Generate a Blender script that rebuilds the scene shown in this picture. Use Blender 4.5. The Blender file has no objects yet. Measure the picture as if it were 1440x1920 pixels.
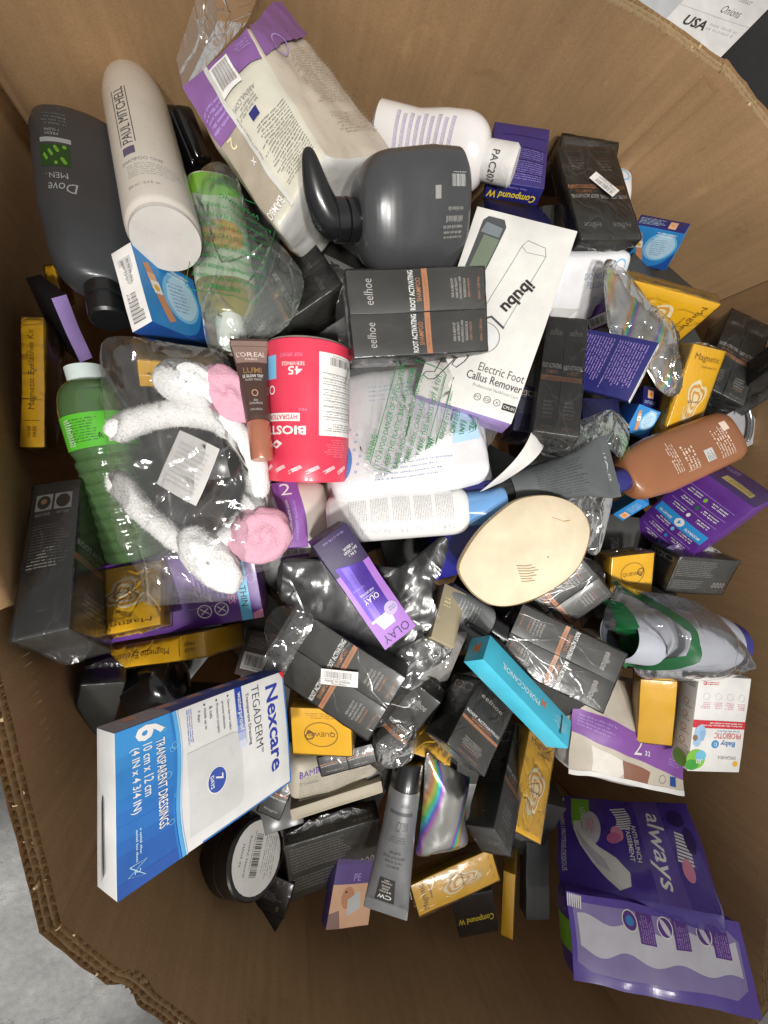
import bpy, bmesh, math, random
from mathutils import Vector, Matrix, Quaternion, noise, geometry

random.seed(7)
scn = bpy.context.scene
COL = scn.collection

# ---------------------------------------------------------------- camera
cam_d = bpy.data.cameras.new('camera')
cam = bpy.data.objects.new('camera', cam_d)
COL.objects.link(cam)
CAM_ROWS = ((0.96708301, -0.01938154, 0.25372193), (0.0, -0.99709508, -0.07616698), (0.25446112, 0.0736598, -0.9642737))
Rm = Matrix(CAM_ROWS)
cx, cy, cz = Rm @ Vector((1, 0, 0)), Rm @ Vector((0, -1, 0)), Rm @ Vector((0, 0, -1))
cam.matrix_world = Matrix(((cx.x, cy.x, cz.x, 0), (cx.y, cy.y, cz.y, 0), (cx.z, cy.z, cz.z, 1.2), (0, 0, 0, 1)))
cam_d.sensor_fit = 'AUTO'
cam_d.sensor_width = 36.0
cam_d.lens = 13.5
cam_d.clip_start = 0.01
cam_d.clip_end = 60
scn.camera = cam

# ---------------------------------------------------------------- light
world = bpy.data.worlds.new('World')
scn.world = world
world.use_nodes = True
bg = world.node_tree.nodes['Background']
bg.inputs[0].default_value = (1.0, 0.97, 0.93, 1)
bg.inputs[1].default_value = 0.40

def spot_lamp(name, loc, target, radius, power, angle, blend=1.0, col=(1, 0.97, 0.93)):
    l = bpy.data.lights.new(name, 'SPOT')
    l.shadow_soft_size = radius
    l.spot_size = math.radians(angle)
    l.spot_blend = blend
    l.energy = power
    l.color = col
    o = bpy.data.objects.new(name, l)
    o.location = loc
    o.rotation_euler = (Vector(target) - Vector(loc)).to_track_quat('-Z', 'Y').to_euler()
    COL.objects.link(o)
    return o
spot_lamp('overhead_spot', (-0.45, -1.10, 3.6), (.25, .14, .7), 0.14, 242, 36)
spot_lamp('overhead_spot', (0.25, -1.20, 3.6), (.30, .14, .7), 0.14, 242, 36)

spot_lamp('overhead_spot', (-1.5, -1.9, 3.6), (-.8, -1.35, 0), 0.10, 520, 16, .7)  # added spot to brighten the floor beside the bin; no lamp seen there

scn.view_settings.view_transform = 'Standard'
scn.view_settings.look = 'None'
scn.view_settings.exposure = 0.0
scn.view_settings.gamma = 1.0
scn.view_settings.use_curve_mapping = False
scn.cycles.use_denoising = True
scn.cycles.max_bounces = 7
scn.cycles.use_adaptive_sampling = True
scn.cycles.adaptive_threshold = 0.03
scn.cycles.diffuse_bounces = 2
scn.cycles.glossy_bounces = 3
scn.cycles.transmission_bounces = 4
scn.cycles.transparent_max_bounces = 14
scn.cycles.sample_clamp_indirect = 4.0
scn.cycles.caustics_reflective = False
scn.cycles.caustics_refractive = False

# ---------------------------------------------------------------- materials
MATS = {}
def s2l(c):
    return c / 12.92 if c <= 0.04045 else ((c + 0.055) / 1.055) ** 2.4
def rgb(h):
    h = h.lstrip('#')
    return tuple(s2l(int(h[i:i + 2], 16) / 255) for i in (0, 2, 4))
def node(nt, typ, **kw):
    n = nt.nodes.new(typ)
    for k, v in kw.items():
        if k.startswith('i_'):
            n.inputs[int(k[2:]) if k[2:].isdigit() else k[2:].replace('_', ' ')].default_value = v
        else:
            setattr(n, k, v)
    return n
def principled(key):
    m = bpy.data.materials.new(key)
    m.use_nodes = True
    nt = m.node_tree
    return m, nt, nt.nodes['Principled BSDF']
def mat(h, rough=0.45, metal=0.0, coat=0.0, var=0.10, bump=0.0, scale=60, spec=0.5, trans=0.0, sss=0.0):
    """coloured board, plastic or ink with a little mottling, scuffing and uneven gloss"""
    key = (h, rough, metal, coat, var, bump, scale, spec, trans, sss)
    if key in MATS:
        return MATS[key]
    m, nt, b = principled('surface_' + h.lstrip('#'))
    c = rgb(h)
    tc = node(nt, 'ShaderNodeTexCoord')
    n1 = node(nt, 'ShaderNodeTexNoise', i_Scale=scale * 0.4, i_Detail=5.0, i_Roughness=0.6)
    nt.links.new(tc.outputs['Object'], n1.inputs['Vector'])
    ramp = node(nt, 'ShaderNodeMapRange', i_1=0.3, i_2=0.7, i_3=1 - var, i_4=1 + var)
    nt.links.new(n1.outputs['Fac'], ramp.inputs[0])
    mul = node(nt, 'ShaderNodeVectorMath', operation='SCALE')
    mul.inputs[0].default_value = c
    nt.links.new(ramp.outputs[0], mul.inputs['Scale'])
    nt.links.new(mul.outputs[0], b.inputs['Base Color'])
    r2 = node(nt, 'ShaderNodeMapRange', i_1=0.25, i_2=0.75, i_3=max(0.02, rough - 0.1), i_4=min(1, rough + 0.12))
    nt.links.new(n1.outputs['Fac'], r2.inputs[0])
    nt.links.new(r2.outputs[0], b.inputs['Roughness'])
    b.inputs['Metallic'].default_value = metal
    b.inputs['Coat Weight'].default_value = coat
    b.inputs['Coat Roughness'].default_value = 0.12
    b.inputs['Specular IOR Level'].default_value = spec
    b.inputs['Transmission Weight'].default_value = trans
    if sss:
        b.inputs['Subsurface Weight'].default_value = sss
        b.inputs['Subsurface Radius'].default_value = (0.004, 0.003, 0.002)
    if bump:
        n2 = node(nt, 'ShaderNodeTexNoise', i_Scale=scale, i_Detail=4.0)
        nt.links.new(tc.outputs['Object'], n2.inputs['Vector'])
        bm_ = node(nt, 'ShaderNodeBump', i_Strength=bump, i_Distance=0.004)
        nt.links.new(n2.outputs['Fac'], bm_.inputs['Height'])
        nt.links.new(bm_.outputs[0], b.inputs['Normal'])
    MATS[key] = m
    return m

def film_mat(key, tint=(1, 1, 1), haze=0.05, rough=0.09, scale=28.0, bump=0.6, gain=1.7, hazecol=(.85, .87, .88)):
    """thin clear plastic film: see-through, with mirror-like glints on its creases and a trace of milky haze"""
    if key in MATS:
        return MATS[key]
    m = bpy.data.materials.new(key)
    m.use_nodes = True
    nt = m.node_tree
    nt.nodes.remove(nt.nodes['Principled BSDF'])
    out = nt.nodes['Material Output']
    tc = node(nt, 'ShaderNodeTexCoord')
    mp = node(nt, 'ShaderNodeMapping')
    mp.inputs['Scale'].default_value = (1.0, 0.55, 0.8)
    nt.links.new(tc.outputs['Object'], mp.inputs['Vector'])
    warp = node(nt, 'ShaderNodeTexNoise', i_Scale=scale * 0.5, i_Detail=2.0)
    nt.links.new(mp.outputs[0], warp.inputs['Vector'])
    add = node(nt, 'ShaderNodeVectorMath', operation='MULTIPLY_ADD')
    nt.links.new(warp.outputs['Color'], add.inputs[0])
    add.inputs[1].default_value = (0.05, 0.05, 0.05)
    nt.links.new(mp.outputs[0], add.inputs[2])
    vor = node(nt, 'ShaderNodeTexVoronoi', feature='DISTANCE_TO_EDGE', i_Scale=scale)
    nt.links.new(add.outputs[0], vor.inputs['Vector'])
    nz = node(nt, 'ShaderNodeTexNoise', i_Scale=scale * 1.3, i_Detail=3.0, i_Roughness=0.55, i_Distortion=1.2)
    nt.links.new(add.outputs[0], nz.inputs['Vector'])
    crease = node(nt, 'ShaderNodeMapRange', i_1=0.0, i_2=0.035, i_3=1.0, i_4=0.0)
    nt.links.new(vor.outputs['Distance'], crease.inputs[0])
    hsum = node(nt, 'ShaderNodeMath', operation='MULTIPLY_ADD')
    nt.links.new(crease.outputs[0], hsum.inputs[0]); hsum.inputs[1].default_value = 0.35
    nt.links.new(nz.outputs['Fac'], hsum.inputs[2])
    bmp = node(nt, 'ShaderNodeBump', i_Strength=bump, i_Distance=0.006)
    nt.links.new(hsum.outputs[0], bmp.inputs['Height'])
    fr = node(nt, 'ShaderNodeFresnel', i_IOR=1.45)
    nt.links.new(bmp.outputs[0], fr.inputs['Normal'])
    fg = node(nt, 'ShaderNodeMath', operation='MULTIPLY', use_clamp=True)
    nt.links.new(fr.outputs[0], fg.inputs[0]); fg.inputs[1].default_value = gain
    tr = node(nt, 'ShaderNodeBsdfTransparent'); tr.inputs[0].default_value = (*tint, 1)
    gl = node(nt, 'ShaderNodeBsdfGlossy', i_Roughness=rough); gl.inputs[0].default_value = (1, 1, 1, 1)
    nt.links.new(bmp.outputs[0], gl.inputs['Normal'])
    df = node(nt, 'ShaderNodeBsdfDiffuse'); df.inputs[0].default_value = (*hazecol, 1)
    hz = node(nt, 'ShaderNodeMath', operation='MULTIPLY_ADD')
    patch = node(nt, 'ShaderNodeTexNoise', i_Scale=scale * 0.35, i_Detail=4.0)
    nt.links.new(mp.outputs[0], patch.inputs['Vector'])
    pr = node(nt, 'ShaderNodeMapRange', i_1=0.42, i_2=0.72, i_3=0.15, i_4=1.0)
    nt.links.new(patch.outputs['Fac'], pr.inputs[0])
    cm = node(nt, 'ShaderNodeMath', operation='MULTIPLY_ADD')
    nt.links.new(crease.outputs[0], cm.inputs[0]); cm.inputs[1].default_value = 1.4; cm.inputs[2].default_value = 1.0
    nt.links.new(cm.outputs[0], hz.inputs[0]); 
    nt.links.new(pr.outputs[0], hz.inputs[1]); hz.inputs[2].default_value = 0.0
    hz2 = node(nt, 'ShaderNodeMath', operation='MULTIPLY', use_clamp=True)
    nt.links.new(hz.outputs[0], hz2.inputs[0]); hz2.inputs[1].default_value = haze
    m1 = node(nt, 'ShaderNodeMixShader'); m2 = node(nt, 'ShaderNodeMixShader')
    nt.links.new(hz2.outputs[0], m1.inputs[0]); nt.links.new(tr.outputs[0], m1.inputs[1]); nt.links.new(df.outputs[0], m1.inputs[2])
    nt.links.new(fg.outputs[0], m2.inputs[0]); nt.links.new(m1.outputs[0], m2.inputs[1]); nt.links.new(gl.outputs[0], m2.inputs[2])
    nt.links.new(m2.outputs[0], out.inputs[0])
    MATS[key] = m
    return m
def FILM(): return film_mat('shrink_film', haze=0.022, gain=1.0, scale=30, bump=0.17, rough=.20)
def BAG(): return film_mat('clear_bag_film', haze=0.06, gain=1.2, scale=22, bump=0.28)

def holo_mat():
    if 'holo' in MATS:
        return MATS['holo']
    m, nt, b = principled('holographic_foil')
    tc = node(nt, 'ShaderNodeTexCoord')
    nz = node(nt, 'ShaderNodeTexNoise', i_Scale=9.0, i_Detail=2.0, i_Distortion=0.6)
    nt.links.new(tc.outputs['Object'], nz.inputs['Vector'])
    wv = node(nt, 'ShaderNodeTexWave', i_Scale=3.2, i_Distortion=4.0, i_Detail=1.0)
    wv.inputs['Detail Scale'].default_value = 1.2
    nt.links.new(tc.outputs['Object'], wv.inputs['Vector'])
    cr = node(nt, 'ShaderNodeValToRGB')
    el = cr.color_ramp.elements
    el[0].position = 0.0; el[0].color = (.50, .50, .46, 1)
    el[1].position = 1.0; el[1].color = (.55, .56, .58, 1)
    for p, c in ((.30, (.50, .50, .50, 1)), (.40, (.62, .22, .62, 1)), (.48, (.16, .22, .8, 1)), (.56, (.12, .68, .78, 1)), (.64, (.2, .75, .25, 1)), (.73, (.8, .72, .15, 1)), (.81, (.8, .35, .2, 1)), (.9, (.6, .57, .5, 1))):
        e = el.new(p); e.color = c
    nt.links.new(wv.outputs['Fac'], cr.inputs[0])
    nt.links.new(cr.outputs[0], b.inputs['Base Color'])  # rainbow glints painted as fixed colour bands in the base colour
    b.inputs['Metallic'].default_value = 0.85
    b.inputs['Roughness'].default_value = 0.30
    bmp = node(nt, 'ShaderNodeBump', i_Strength=0.5, i_Distance=0.008)
    nt.links.new(nz.outputs['Fac'], bmp.inputs['Height'])
    nt.links.new(bmp.outputs[0], b.inputs['Normal'])
    MATS['holo'] = m
    return m

def kraft_mat(key='kraft', col='a98863'):
    if key in MATS:
        return MATS[key]
    m, nt, b = principled('kraft_cardboard')
    tc = node(nt, 'ShaderNodeTexCoord')
    big = node(nt, 'ShaderNodeTexNoise', i_Scale=3.5, i_Detail=6.0, i_Roughness=0.6)
    fine = node(nt, 'ShaderNodeTexNoise', i_Scale=420.0, i_Detail=3.0)
    mp = node(nt, 'ShaderNodeMapping'); mp.inputs['Scale'].default_value = (1, 1, 0.06)
    nt.links.new(tc.outputs['Object'], mp.inputs['Vector'])
    streak = node(nt, 'ShaderNodeTexNoise', i_Scale=90.0, i_Detail=4.0)
    nt.links.new(mp.outputs[0], streak.inputs['Vector'])
    for n_ in (big, fine):
        nt.links.new(tc.outputs['Object'], n_.inputs['Vector'])
    a = node(nt, 'ShaderNodeMapRange', i_1=.3, i_2=.7, i_3=.80, i_4=1.18); nt.links.new(big.outputs['Fac'], a.inputs[0])
    c = node(nt, 'ShaderNodeMapRange', i_1=.3, i_2=.7, i_3=.91, i_4=1.09); nt.links.new(fine.outputs['Fac'], c.inputs[0])
    d = node(nt, 'ShaderNodeMapRange', i_1=.3, i_2=.7, i_3=.93, i_4=1.07); nt.links.new(streak.outputs['Fac'], d.inputs[0])
    m1 = node(nt, 'ShaderNodeMath', operation='MULTIPLY'); m2 = node(nt, 'ShaderNodeMath', operation='MULTIPLY')
    nt.links.new(a.outputs[0], m1.inputs[0]); nt.links.new(c.outputs[0], m1.inputs[1])
    nt.links.new(m1.outputs[0], m2.inputs[0]); nt.links.new(d.outputs[0], m2.inputs[1])
    sc_n = node(nt, 'ShaderNodeTexNoise', i_Scale=14.0, i_Detail=9.0, i_Roughness=0.72, i_Distortion=0.8)
    nt.links.new(tc.outputs['Object'], sc_n.inputs['Vector'])
    sc_r = node(nt, 'ShaderNodeMapRange', i_1=.60, i_2=.74, i_3=1.0, i_4=1.28); nt.links.new(sc_n.outputs['Fac'], sc_r.inputs[0])
    st_r = node(nt, 'ShaderNodeMapRange', i_1=.26, i_2=.40, i_3=.74, i_4=1.0); nt.links.new(sc_n.outputs['Fac'], st_r.inputs[0])
    m3 = node(nt, 'ShaderNodeMath', operation='MULTIPLY'); m4 = node(nt, 'ShaderNodeMath', operation='MULTIPLY')
    nt.links.new(m2.outputs[0], m3.inputs[0]); nt.links.new(sc_r.outputs[0], m3.inputs[1])
    nt.links.new(m3.outputs[0], m4.inputs[0]); nt.links.new(st_r.outputs[0], m4.inputs[1])
    mul = node(nt, 'ShaderNodeVectorMath', operation='SCALE'); mul.inputs[0].default_value = rgb(col)
    nt.links.new(m4.outputs[0], mul.inputs['Scale'])
    nt.links.new(mul.outputs[0], b.inputs['Base Color'])
    b.inputs['Roughness'].default_value = 0.75
    b.inputs['Specular IOR Level'].default_value = 0.25
    bmp = node(nt, 'ShaderNodeBump', i_Strength=0.12, i_Distance=0.001)
    nt.links.new(m2.outputs[0], bmp.inputs['Height']); nt.links.new(bmp.outputs[0], b.inputs['Normal'])
    MATS[key] = m
    return m

def concrete_mat():
    m, nt, b = principled('worn_concrete')
    tc = node(nt, 'ShaderNodeTexCoord')
    n1 = node(nt, 'ShaderNodeTexNoise', i_Scale=6.0, i_Detail=8.0, i_Roughness=0.65)
    n2 = node(nt, 'ShaderNodeTexNoise', i_Scale=45.0, i_Detail=4.0)
    for n_ in (n1, n2):
        nt.links.new(tc.outputs['Object'], n_.inputs['Vector'])
    cr = node(nt, 'ShaderNodeValToRGB')
    el = cr.color_ramp.elements
    el[0].position = .3; el[0].color = (.20, .20, .195, 1)
    el[1].position = .72; el[1].color = (.40, .40, .39, 1)
    e = el.new(.60); e.color = (.29, .29, .285, 1)
    nt.links.new(n1.outputs['Fac'], cr.inputs[0])
    a = node(nt, 'ShaderNodeMapRange', i_1=.3, i_2=.7, i_3=.85, i_4=1.12); nt.links.new(n2.outputs['Fac'], a.inputs[0])
    gr = node(nt, 'ShaderNodeTexNoise', i_Scale=260.0, i_Detail=2.0); nt.links.new(tc.outputs['Object'], gr.inputs['Vector'])
    grr = node(nt, 'ShaderNodeMapRange', i_1=.28, i_2=.42, i_3=.55, i_4=1.0); nt.links.new(gr.outputs['Fac'], grr.inputs[0])
    vo = node(nt, 'ShaderNodeTexVoronoi', feature='DISTANCE_TO_EDGE', i_Scale=2.3); 
    dv = node(nt, 'ShaderNodeVectorMath', operation='MULTIPLY_ADD'); nt.links.new(n1.outputs['Color'], dv.inputs[0]); dv.inputs[1].default_value = (.35, .35, .35); nt.links.new(tc.outputs['Object'], dv.inputs[2])
    nt.links.new(dv.outputs[0], vo.inputs['Vector'])
    vr = node(nt, 'ShaderNodeMapRange', i_1=.0, i_2=.006, i_3=.45, i_4=1.0); nt.links.new(vo.outputs['Distance'], vr.inputs[0])
    x1 = node(nt, 'ShaderNodeMath', operation='MULTIPLY'); x2 = node(nt, 'ShaderNodeMath', operation='MULTIPLY')
    nt.links.new(a.outputs[0], x1.inputs[0]); nt.links.new(grr.outputs[0], x1.inputs[1]); nt.links.new(x1.outputs[0], x2.inputs[0]); nt.links.new(vr.outputs[0], x2.inputs[1])
    mul = node(nt, 'ShaderNodeVectorMath', operation='SCALE')
    nt.links.new(cr.outputs[0], mul.inputs[0]); nt.links.new(x2.outputs[0], mul.inputs['Scale'])
    nt.links.new(mul.outputs[0], b.inputs['Base Color'])
    b.inputs['Roughness'].default_value = 0.6
    bmp = node(nt, 'ShaderNodeBump', i_Strength=0.3, i_Distance=0.004)
    nt.links.new(n2.outputs['Fac'], bmp.inputs['Height']); nt.links.new(bmp.outputs[0], b.inputs['Normal'])
    return m

# ---------------------------------------------------------------- scene-graph helpers
def mesh_obj(name, verts, faces, mats, parent=None, fmats=None, smooth=False):
    me = bpy.data.meshes.new(name)
    me.from_pydata([tuple(v) for v in verts], [], faces)
    for m in (mats if isinstance(mats, (list, tuple)) else [mats]):
        me.materials.append(m)
    if fmats:
        me.polygons.foreach_set('material_index', fmats)
    if smooth:
        me.polygons.foreach_set('use_smooth', [True] * len(faces))
    me.update()
    o = bpy.data.objects.new(name, me)
    COL.objects.link(o)
    if parent:
        o.parent = parent
    return o
def tag(o, label=None, cat=None, group=None, kind=None):
    if label: o['label'] = label
    if cat: o['category'] = cat
    if group: o['group'] = group
    if kind: o['kind'] = kind
    return o
def thing(name, label, cat, loc=(0, 0, 0), q=None, group=None):
    o = bpy.data.objects.new(name, None)
    o.empty_display_size = 0.03
    COL.objects.link(o)
    o.location = loc
    if q is not None:
        o.rotation_mode = 'QUATERNION'
        o.rotation_quaternion = q
    return tag(o, label, cat, group)

# ---------------------------------------------------------------- text and flat print
GLY = {}
def glyphs(text, bold=0.0, shear=0.0, align='CENTER'):
    key = (text, bold, shear)
    if key not in GLY:
        c = bpy.data.curves.new('t', 'FONT')
        c.body = text
        c.align_x = 'LEFT'
        c.shear = shear
        c.offset = bold
        c.resolution_u = 2
        c.fill_mode = 'FRONT'
        o = bpy.data.objects.new('t', c)
        me = o.to_mesh()
        vs = [(v.co.x, v.co.y) for v in me.vertices]
        fs = [tuple(p.vertices) for p in me.polygons]
        o.to_mesh_clear()
        bpy.data.objects.remove(o)
        bpy.data.curves.remove(c)
        if vs:
            x0 = min(v[0] for v in vs); x1 = max(v[0] for v in vs)
            y0 = min(v[1] for v in vs); y1 = max(v[1] for v in vs)
        else:
            x0 = x1 = y0 = y1 = 0
        GLY[key] = (vs, fs, x0, x1, y0, y1)
    return GLY[key]

class Art:
    """flat print laid out on a canvas of cw x ch millimetres, later wrapped onto a face"""
    def __init__(self, cw, ch, cell=5.0):
        self.cw, self.ch, self.cell = cw, ch, cell
        self.items = []
        self.n = 0
    def _add(self, m, vs, fs):
        self.n += 1
        lim = self.cell * 1.4
        if any(math.dist(vs[f[k]], vs[f[k - 1]]) > lim for f in fs for k in range(len(f))):
            vs = list(vs); out = []; mids = {}
            stack = []
            for f in fs:
                for k in range(1, len(f) - 1): stack.append((f[0], f[k], f[k + 1]))
            while stack:
                t = stack.pop()
                e = [math.dist(vs[t[k]], vs[t[(k + 1) % 3]]) for k in range(3)]
                k = e.index(max(e))
                if e[k] <= lim:
                    out.append(t); continue
                a_, b_, c_ = t[k], t[(k + 1) % 3], t[(k + 2) % 3]
                key = (min(a_, b_), max(a_, b_))
                if key not in mids:
                    mids[key] = len(vs); vs.append(((vs[a_][0] + vs[b_][0]) / 2, (vs[a_][1] + vs[b_][1]) / 2))
                m_ = mids[key]
                stack += [(a_, m_, c_), (m_, b_, c_)]
            fs = out
        self.items.append((self.n, m, vs, fs))
    def grid(self, fx, nx, ny, m):
        vs = [fx(i / nx, j / ny) for j in range(ny + 1) for i in range(nx + 1)]
        fs = [(j * (nx + 1) + i, j * (nx + 1) + i + 1, (j + 1) * (nx + 1) + i + 1, (j + 1) * (nx + 1) + i) for j in range(ny) for i in range(nx)]
        self._add(m, vs, fs)
    def quad(self, p0, p1, p2, p3, m):
        nx = max(1, int(max(math.dist(p0, p1), math.dist(p3, p2)) / self.cell) + 1)
        ny = max(1, int(max(math.dist(p0, p3), math.dist(p1, p2)) / self.cell) + 1)
        def fx(a, b):
            return tuple((p0[k] * (1 - a) + p1[k] * a) * (1 - b) + (p3[k] * (1 - a) + p2[k] * a) * b for k in (0, 1))
        self.grid(fx, nx, ny, m)
    def rect(self, x, y, w, h, m, rot=0):
        c, s = math.cos(math.radians(rot)), math.sin(math.radians(rot))
        f = lambda a, b: (x + a * c - b * s, y + a * s + b * c)
        self.quad(f(0, 0), f(w, 0), f(w, h), f(0, h), m)
    def text(self, t, x, y, m, h=4.0, w=None, rot=0, bold=0.0, shear=0.0, align='C'):
        vs, fs, x0, x1, y0, y1 = glyphs(t, bold, shear)
        if not vs:
            return
        sy = h / max(1e-6, (y1 - y0)) if any(ch.isalnum() for ch in t) else h
        sx = sy if w is None else w / max(1e-6, x1 - x0)
        ox = {'C': (x0 + x1) / 2, 'L': x0, 'R': x1}[align]
        oy = (y0 + y1) / 2
        c, s = math.cos(math.radians(rot)), math.sin(math.radians(rot))
        out = []
        for a, b in vs:
            a = (a - ox) * sx; b = (b - oy) * sy
            out.append((x + a * c - b * s, y + a * s + b * c))
        self._add(m, out, fs)
    def ell(self, x, y, rx, ry, m, rot=0, n=28, inner=0.0):
        c, s = math.cos(math.radians(rot)), math.sin(math.radians(rot))
        rings = 3
        vs, fs = [], []
        for k in range(rings + 1):
            f = inner + (1 - inner) * k / rings
            for i in range(n):
                t = 2 * math.pi * i / n
                a, b = rx * f * math.cos(t), ry * f * math.sin(t)
                vs.append((x + a * c - b * s, y + a * s + b * c))
        for k in range(rings):
            for i in range(n):
                j = (i + 1) % n
                fs.append((k * n + i, (k + 1) * n + i, (k + 1) * n + j, k * n + j))
        self._add(m, vs, fs)
    def poly(self, pts, m):
        tri = geometry.tessellate_polygon([[Vector((p[0], p[1], 0)) for p in pts]])
        fs = []
        for t in tri:
            a, b, c = (pts[i] for i in t)
            cr = (b[0] - a[0]) * (c[1] - a[1]) - (b[1] - a[1]) * (c[0] - a[0])
            fs.append(tuple(t) if cr > 0 else tuple(reversed(t)))
        self._add(m, list(pts), fs)
    def line(self, pts, wd, m, closed=False):
        n = len(pts)
        vs, fs = [], []
        for i in range(n):
            a = pts[(i - 1) % n] if (i > 0 or closed) else pts[i]
            b = pts[(i + 1) % n] if (i < n - 1 or closed) else pts[i]
            dx, dy = b[0] - a[0], b[1] - a[1]
            L = math.hypot(dx, dy) or 1
            nx, ny = -dy / L * wd / 2, dx / L * wd / 2
            vs += [(pts[i][0] - nx, pts[i][1] - ny), (pts[i][0] + nx, pts[i][1] + ny)]
        for i in range(n if closed else n - 1):
            j = (i + 1) % n
            fs.append((2 * i, 2 * j, 2 * j + 1, 2 * i + 1))
        self._add(m, vs, fs)
    def small(self, x, y, w, h, rows, m, rot=0, seed=1, fill=0.55, ragged=0.25):
        """a block of print too small to read: rows of word-length strokes"""
        rnd = random.Random(seed)
        c, s = math.cos(math.radians(rot)), math.sin(math.radians(rot))
        vs, fs = [], []
        step = h / rows
        for r in range(rows):
            yy = h - (r + 1) * step
            end = w * (1 - rnd.random() * ragged)
            xx = 0.0
            while xx < end:
                for _ in range(rnd.randint(2, 9)):
                    lw = step * rnd.choice((.16, .26, .34)); lh = step * fill * rnd.choice((.75, .75, .8, 1.05))
                    if xx + lw > end: break
                    q = len(vs)
                    for a, b in ((xx, yy), (xx + lw, yy), (xx + lw, yy + lh), (xx, yy + lh)):
                        vs.append((x + a * c - b * s, y + a * s + b * c))
                    fs.append((q, q + 1, q + 2, q + 3))
                    xx += lw + step * .17
                xx += step * .36
        if vs: self._add(m, vs, fs)
    def barcode(self, x, y, w, h, m, white=None, rot=0, seed=3):
        c, s = math.cos(math.radians(rot)), math.sin(math.radians(rot))
        if white:
            self.rect(x - s * -0 , y, w, h, white, rot)
        rnd = random.Random(seed)
        vs, fs = [], []
        xx = w * .06
        while xx < w * .94:
            bw = rnd.choice((.006, .012, .02)) * w
            q = len(vs)
            for a, b in ((xx, h * .18), (xx + bw, h * .18), (xx + bw, h * .92), (xx, h * .92)):
                vs.append((x + a * c - b * s, y + a * s + b * c))
            fs.append((q, q + 1, q + 2, q + 3))
            xx += bw + rnd.choice((.010, .018, .026)) * w
        self._add(m, vs, fs)
        self.small(x - s * h * .02, y + c * h * .02, w * .9, h * .12, 1, m, rot, seed)
    def build(self, parent, fn, name='lettering', lift=0.00015, step=0.00010):
        V, Fc, mats, idx, fm = [], [], [], {}, []
        boxes = []
        for n, m, vs, fs in self.items:
            xs = [p[0] for p in vs]; ys = [p[1] for p in vs]
            bb = (min(xs), max(xs), min(ys), max(ys))
            n = 1 + max((k for k, q in boxes if q[0] < bb[1] and q[1] > bb[0] and q[2] < bb[3] and q[3] > bb[2]), default=0)
            boxes.append((n, bb))
            if m not in idx:
                idx[m] = len(mats); mats.append(m)
            o = len(V)
            hgt = lift + step * n
            for (x, y) in vs:
                V.append(fn(x / self.cw, y / self.ch, hgt))
            for f in fs:
                Fc.append(tuple(o + k for k in f)); fm.append(idx[m])
        if not V:
            return None
        return mesh_obj(name, V, Fc, mats, parent, fm)

# ---------------------------------------------------------------- cartons and soft packs
def make_warp(w, h, d, bulge=(0.0008, 0.0008, 0.0008), wob=0.0006, seed=0, freq=9.0, twist=0.0):
    off = Vector((seed * 3.17, seed * 1.31, seed * 7.7))
    def warp(p):
        a, b, c = p[0] / (w / 2), p[1] / (h / 2), p[2] / (d / 2)
        ca, cb, cc = (max(0.0, 1 - min(1, abs(t)) ** 2) for t in (a, b, c))
        x = p[0] + bulge[0] * max(-1, min(1, a)) * cb * cc
        y = p[1] + bulge[1] * max(-1, min(1, b)) * ca * cc
        z = p[2] + bulge[2] * max(-1, min(1, c)) * ca * cb
        if wob:
            nv = noise.noise_vector(Vector((x, y, z)) * freq + off)
            x += nv.x * wob; y += nv.y * wob; z += nv.z * wob
        if twist:
            t = twist * b
            x, z = x * math.cos(t) - z * math.sin(t), x * math.sin(t) + z * math.cos(t)
        return Vector((x, y, z))
    return warp
def rbox(w, h, d, r, cell, warp):
    """rounded box as a shared-vertex grid; returns verts, faces, face index (0 +z,1 -z,2 +x,3 -x,4 +y,5 -y)"""
    def cuts(L):
        n = max(1, int(round(L / cell)))
        inner = L - 2 * r
        return [-L / 2, -L / 2 + r * .35] + [-inner / 2 + inner * i / n for i in range(n + 1)] + [L / 2 - r * .35, L / 2]
    X, Y, Zc = cuts(w), cuts(h), cuts(d)
    V, idx, Fc, fi = [], {}, [], []
    def vid(i, j, k):
        key = (i, j, k)
        if key not in idx:
            p = Vector((X[i], Y[j], Zc[k]))
            q = Vector((max(-w / 2 + r, min(w / 2 - r, p.x)), max(-h / 2 + r, min(h / 2 - r, p.y)), max(-d / 2 + r, min(d / 2 - r, p.z))))
            dl = p - q
            if dl.length > 1e-9:
                p = q + dl.normalized() * r
            idx[key] = len(V)
            V.append(warp(p))
        return idx[key]
    nx, ny, nz = len(X) - 1, len(Y) - 1, len(Zc) - 1
    for i in range(nx):
        for j in range(ny):
            Fc.append((vid(i, j, nz), vid(i + 1, j, nz), vid(i + 1, j + 1, nz), vid(i, j + 1, nz))); fi.append(0)
            Fc.append((vid(i, j, 0), vid(i, j + 1, 0), vid(i + 1, j + 1, 0), vid(i + 1, j, 0))); fi.append(1)
    for j in range(ny):
        for k in range(nz):
            Fc.append((vid(nx, j, k), vid(nx, j + 1, k), vid(nx, j + 1, k + 1), vid(nx, j, k + 1))); fi.append(2)
            Fc.append((vid(0, j, k), vid(0, j, k + 1), vid(0, j + 1, k + 1), vid(0, j + 1, k))); fi.append(3)
    for i in range(nx):
        for k in range(nz):
            Fc.append((vid(i, ny, k), vid(i, ny, k + 1), vid(i + 1, ny, k + 1), vid(i + 1, ny, k))); fi.append(4)
            Fc.append((vid(i, 0, k), vid(i + 1, 0, k), vid(i + 1, 0, k + 1), vid(i, 0, k + 1))); fi.append(5)
    return V, Fc, fi
FN = {'front': 0, 'back': 1, 'right': 2, 'left': 3, 'top': 4, 'bottom': 5}
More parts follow.
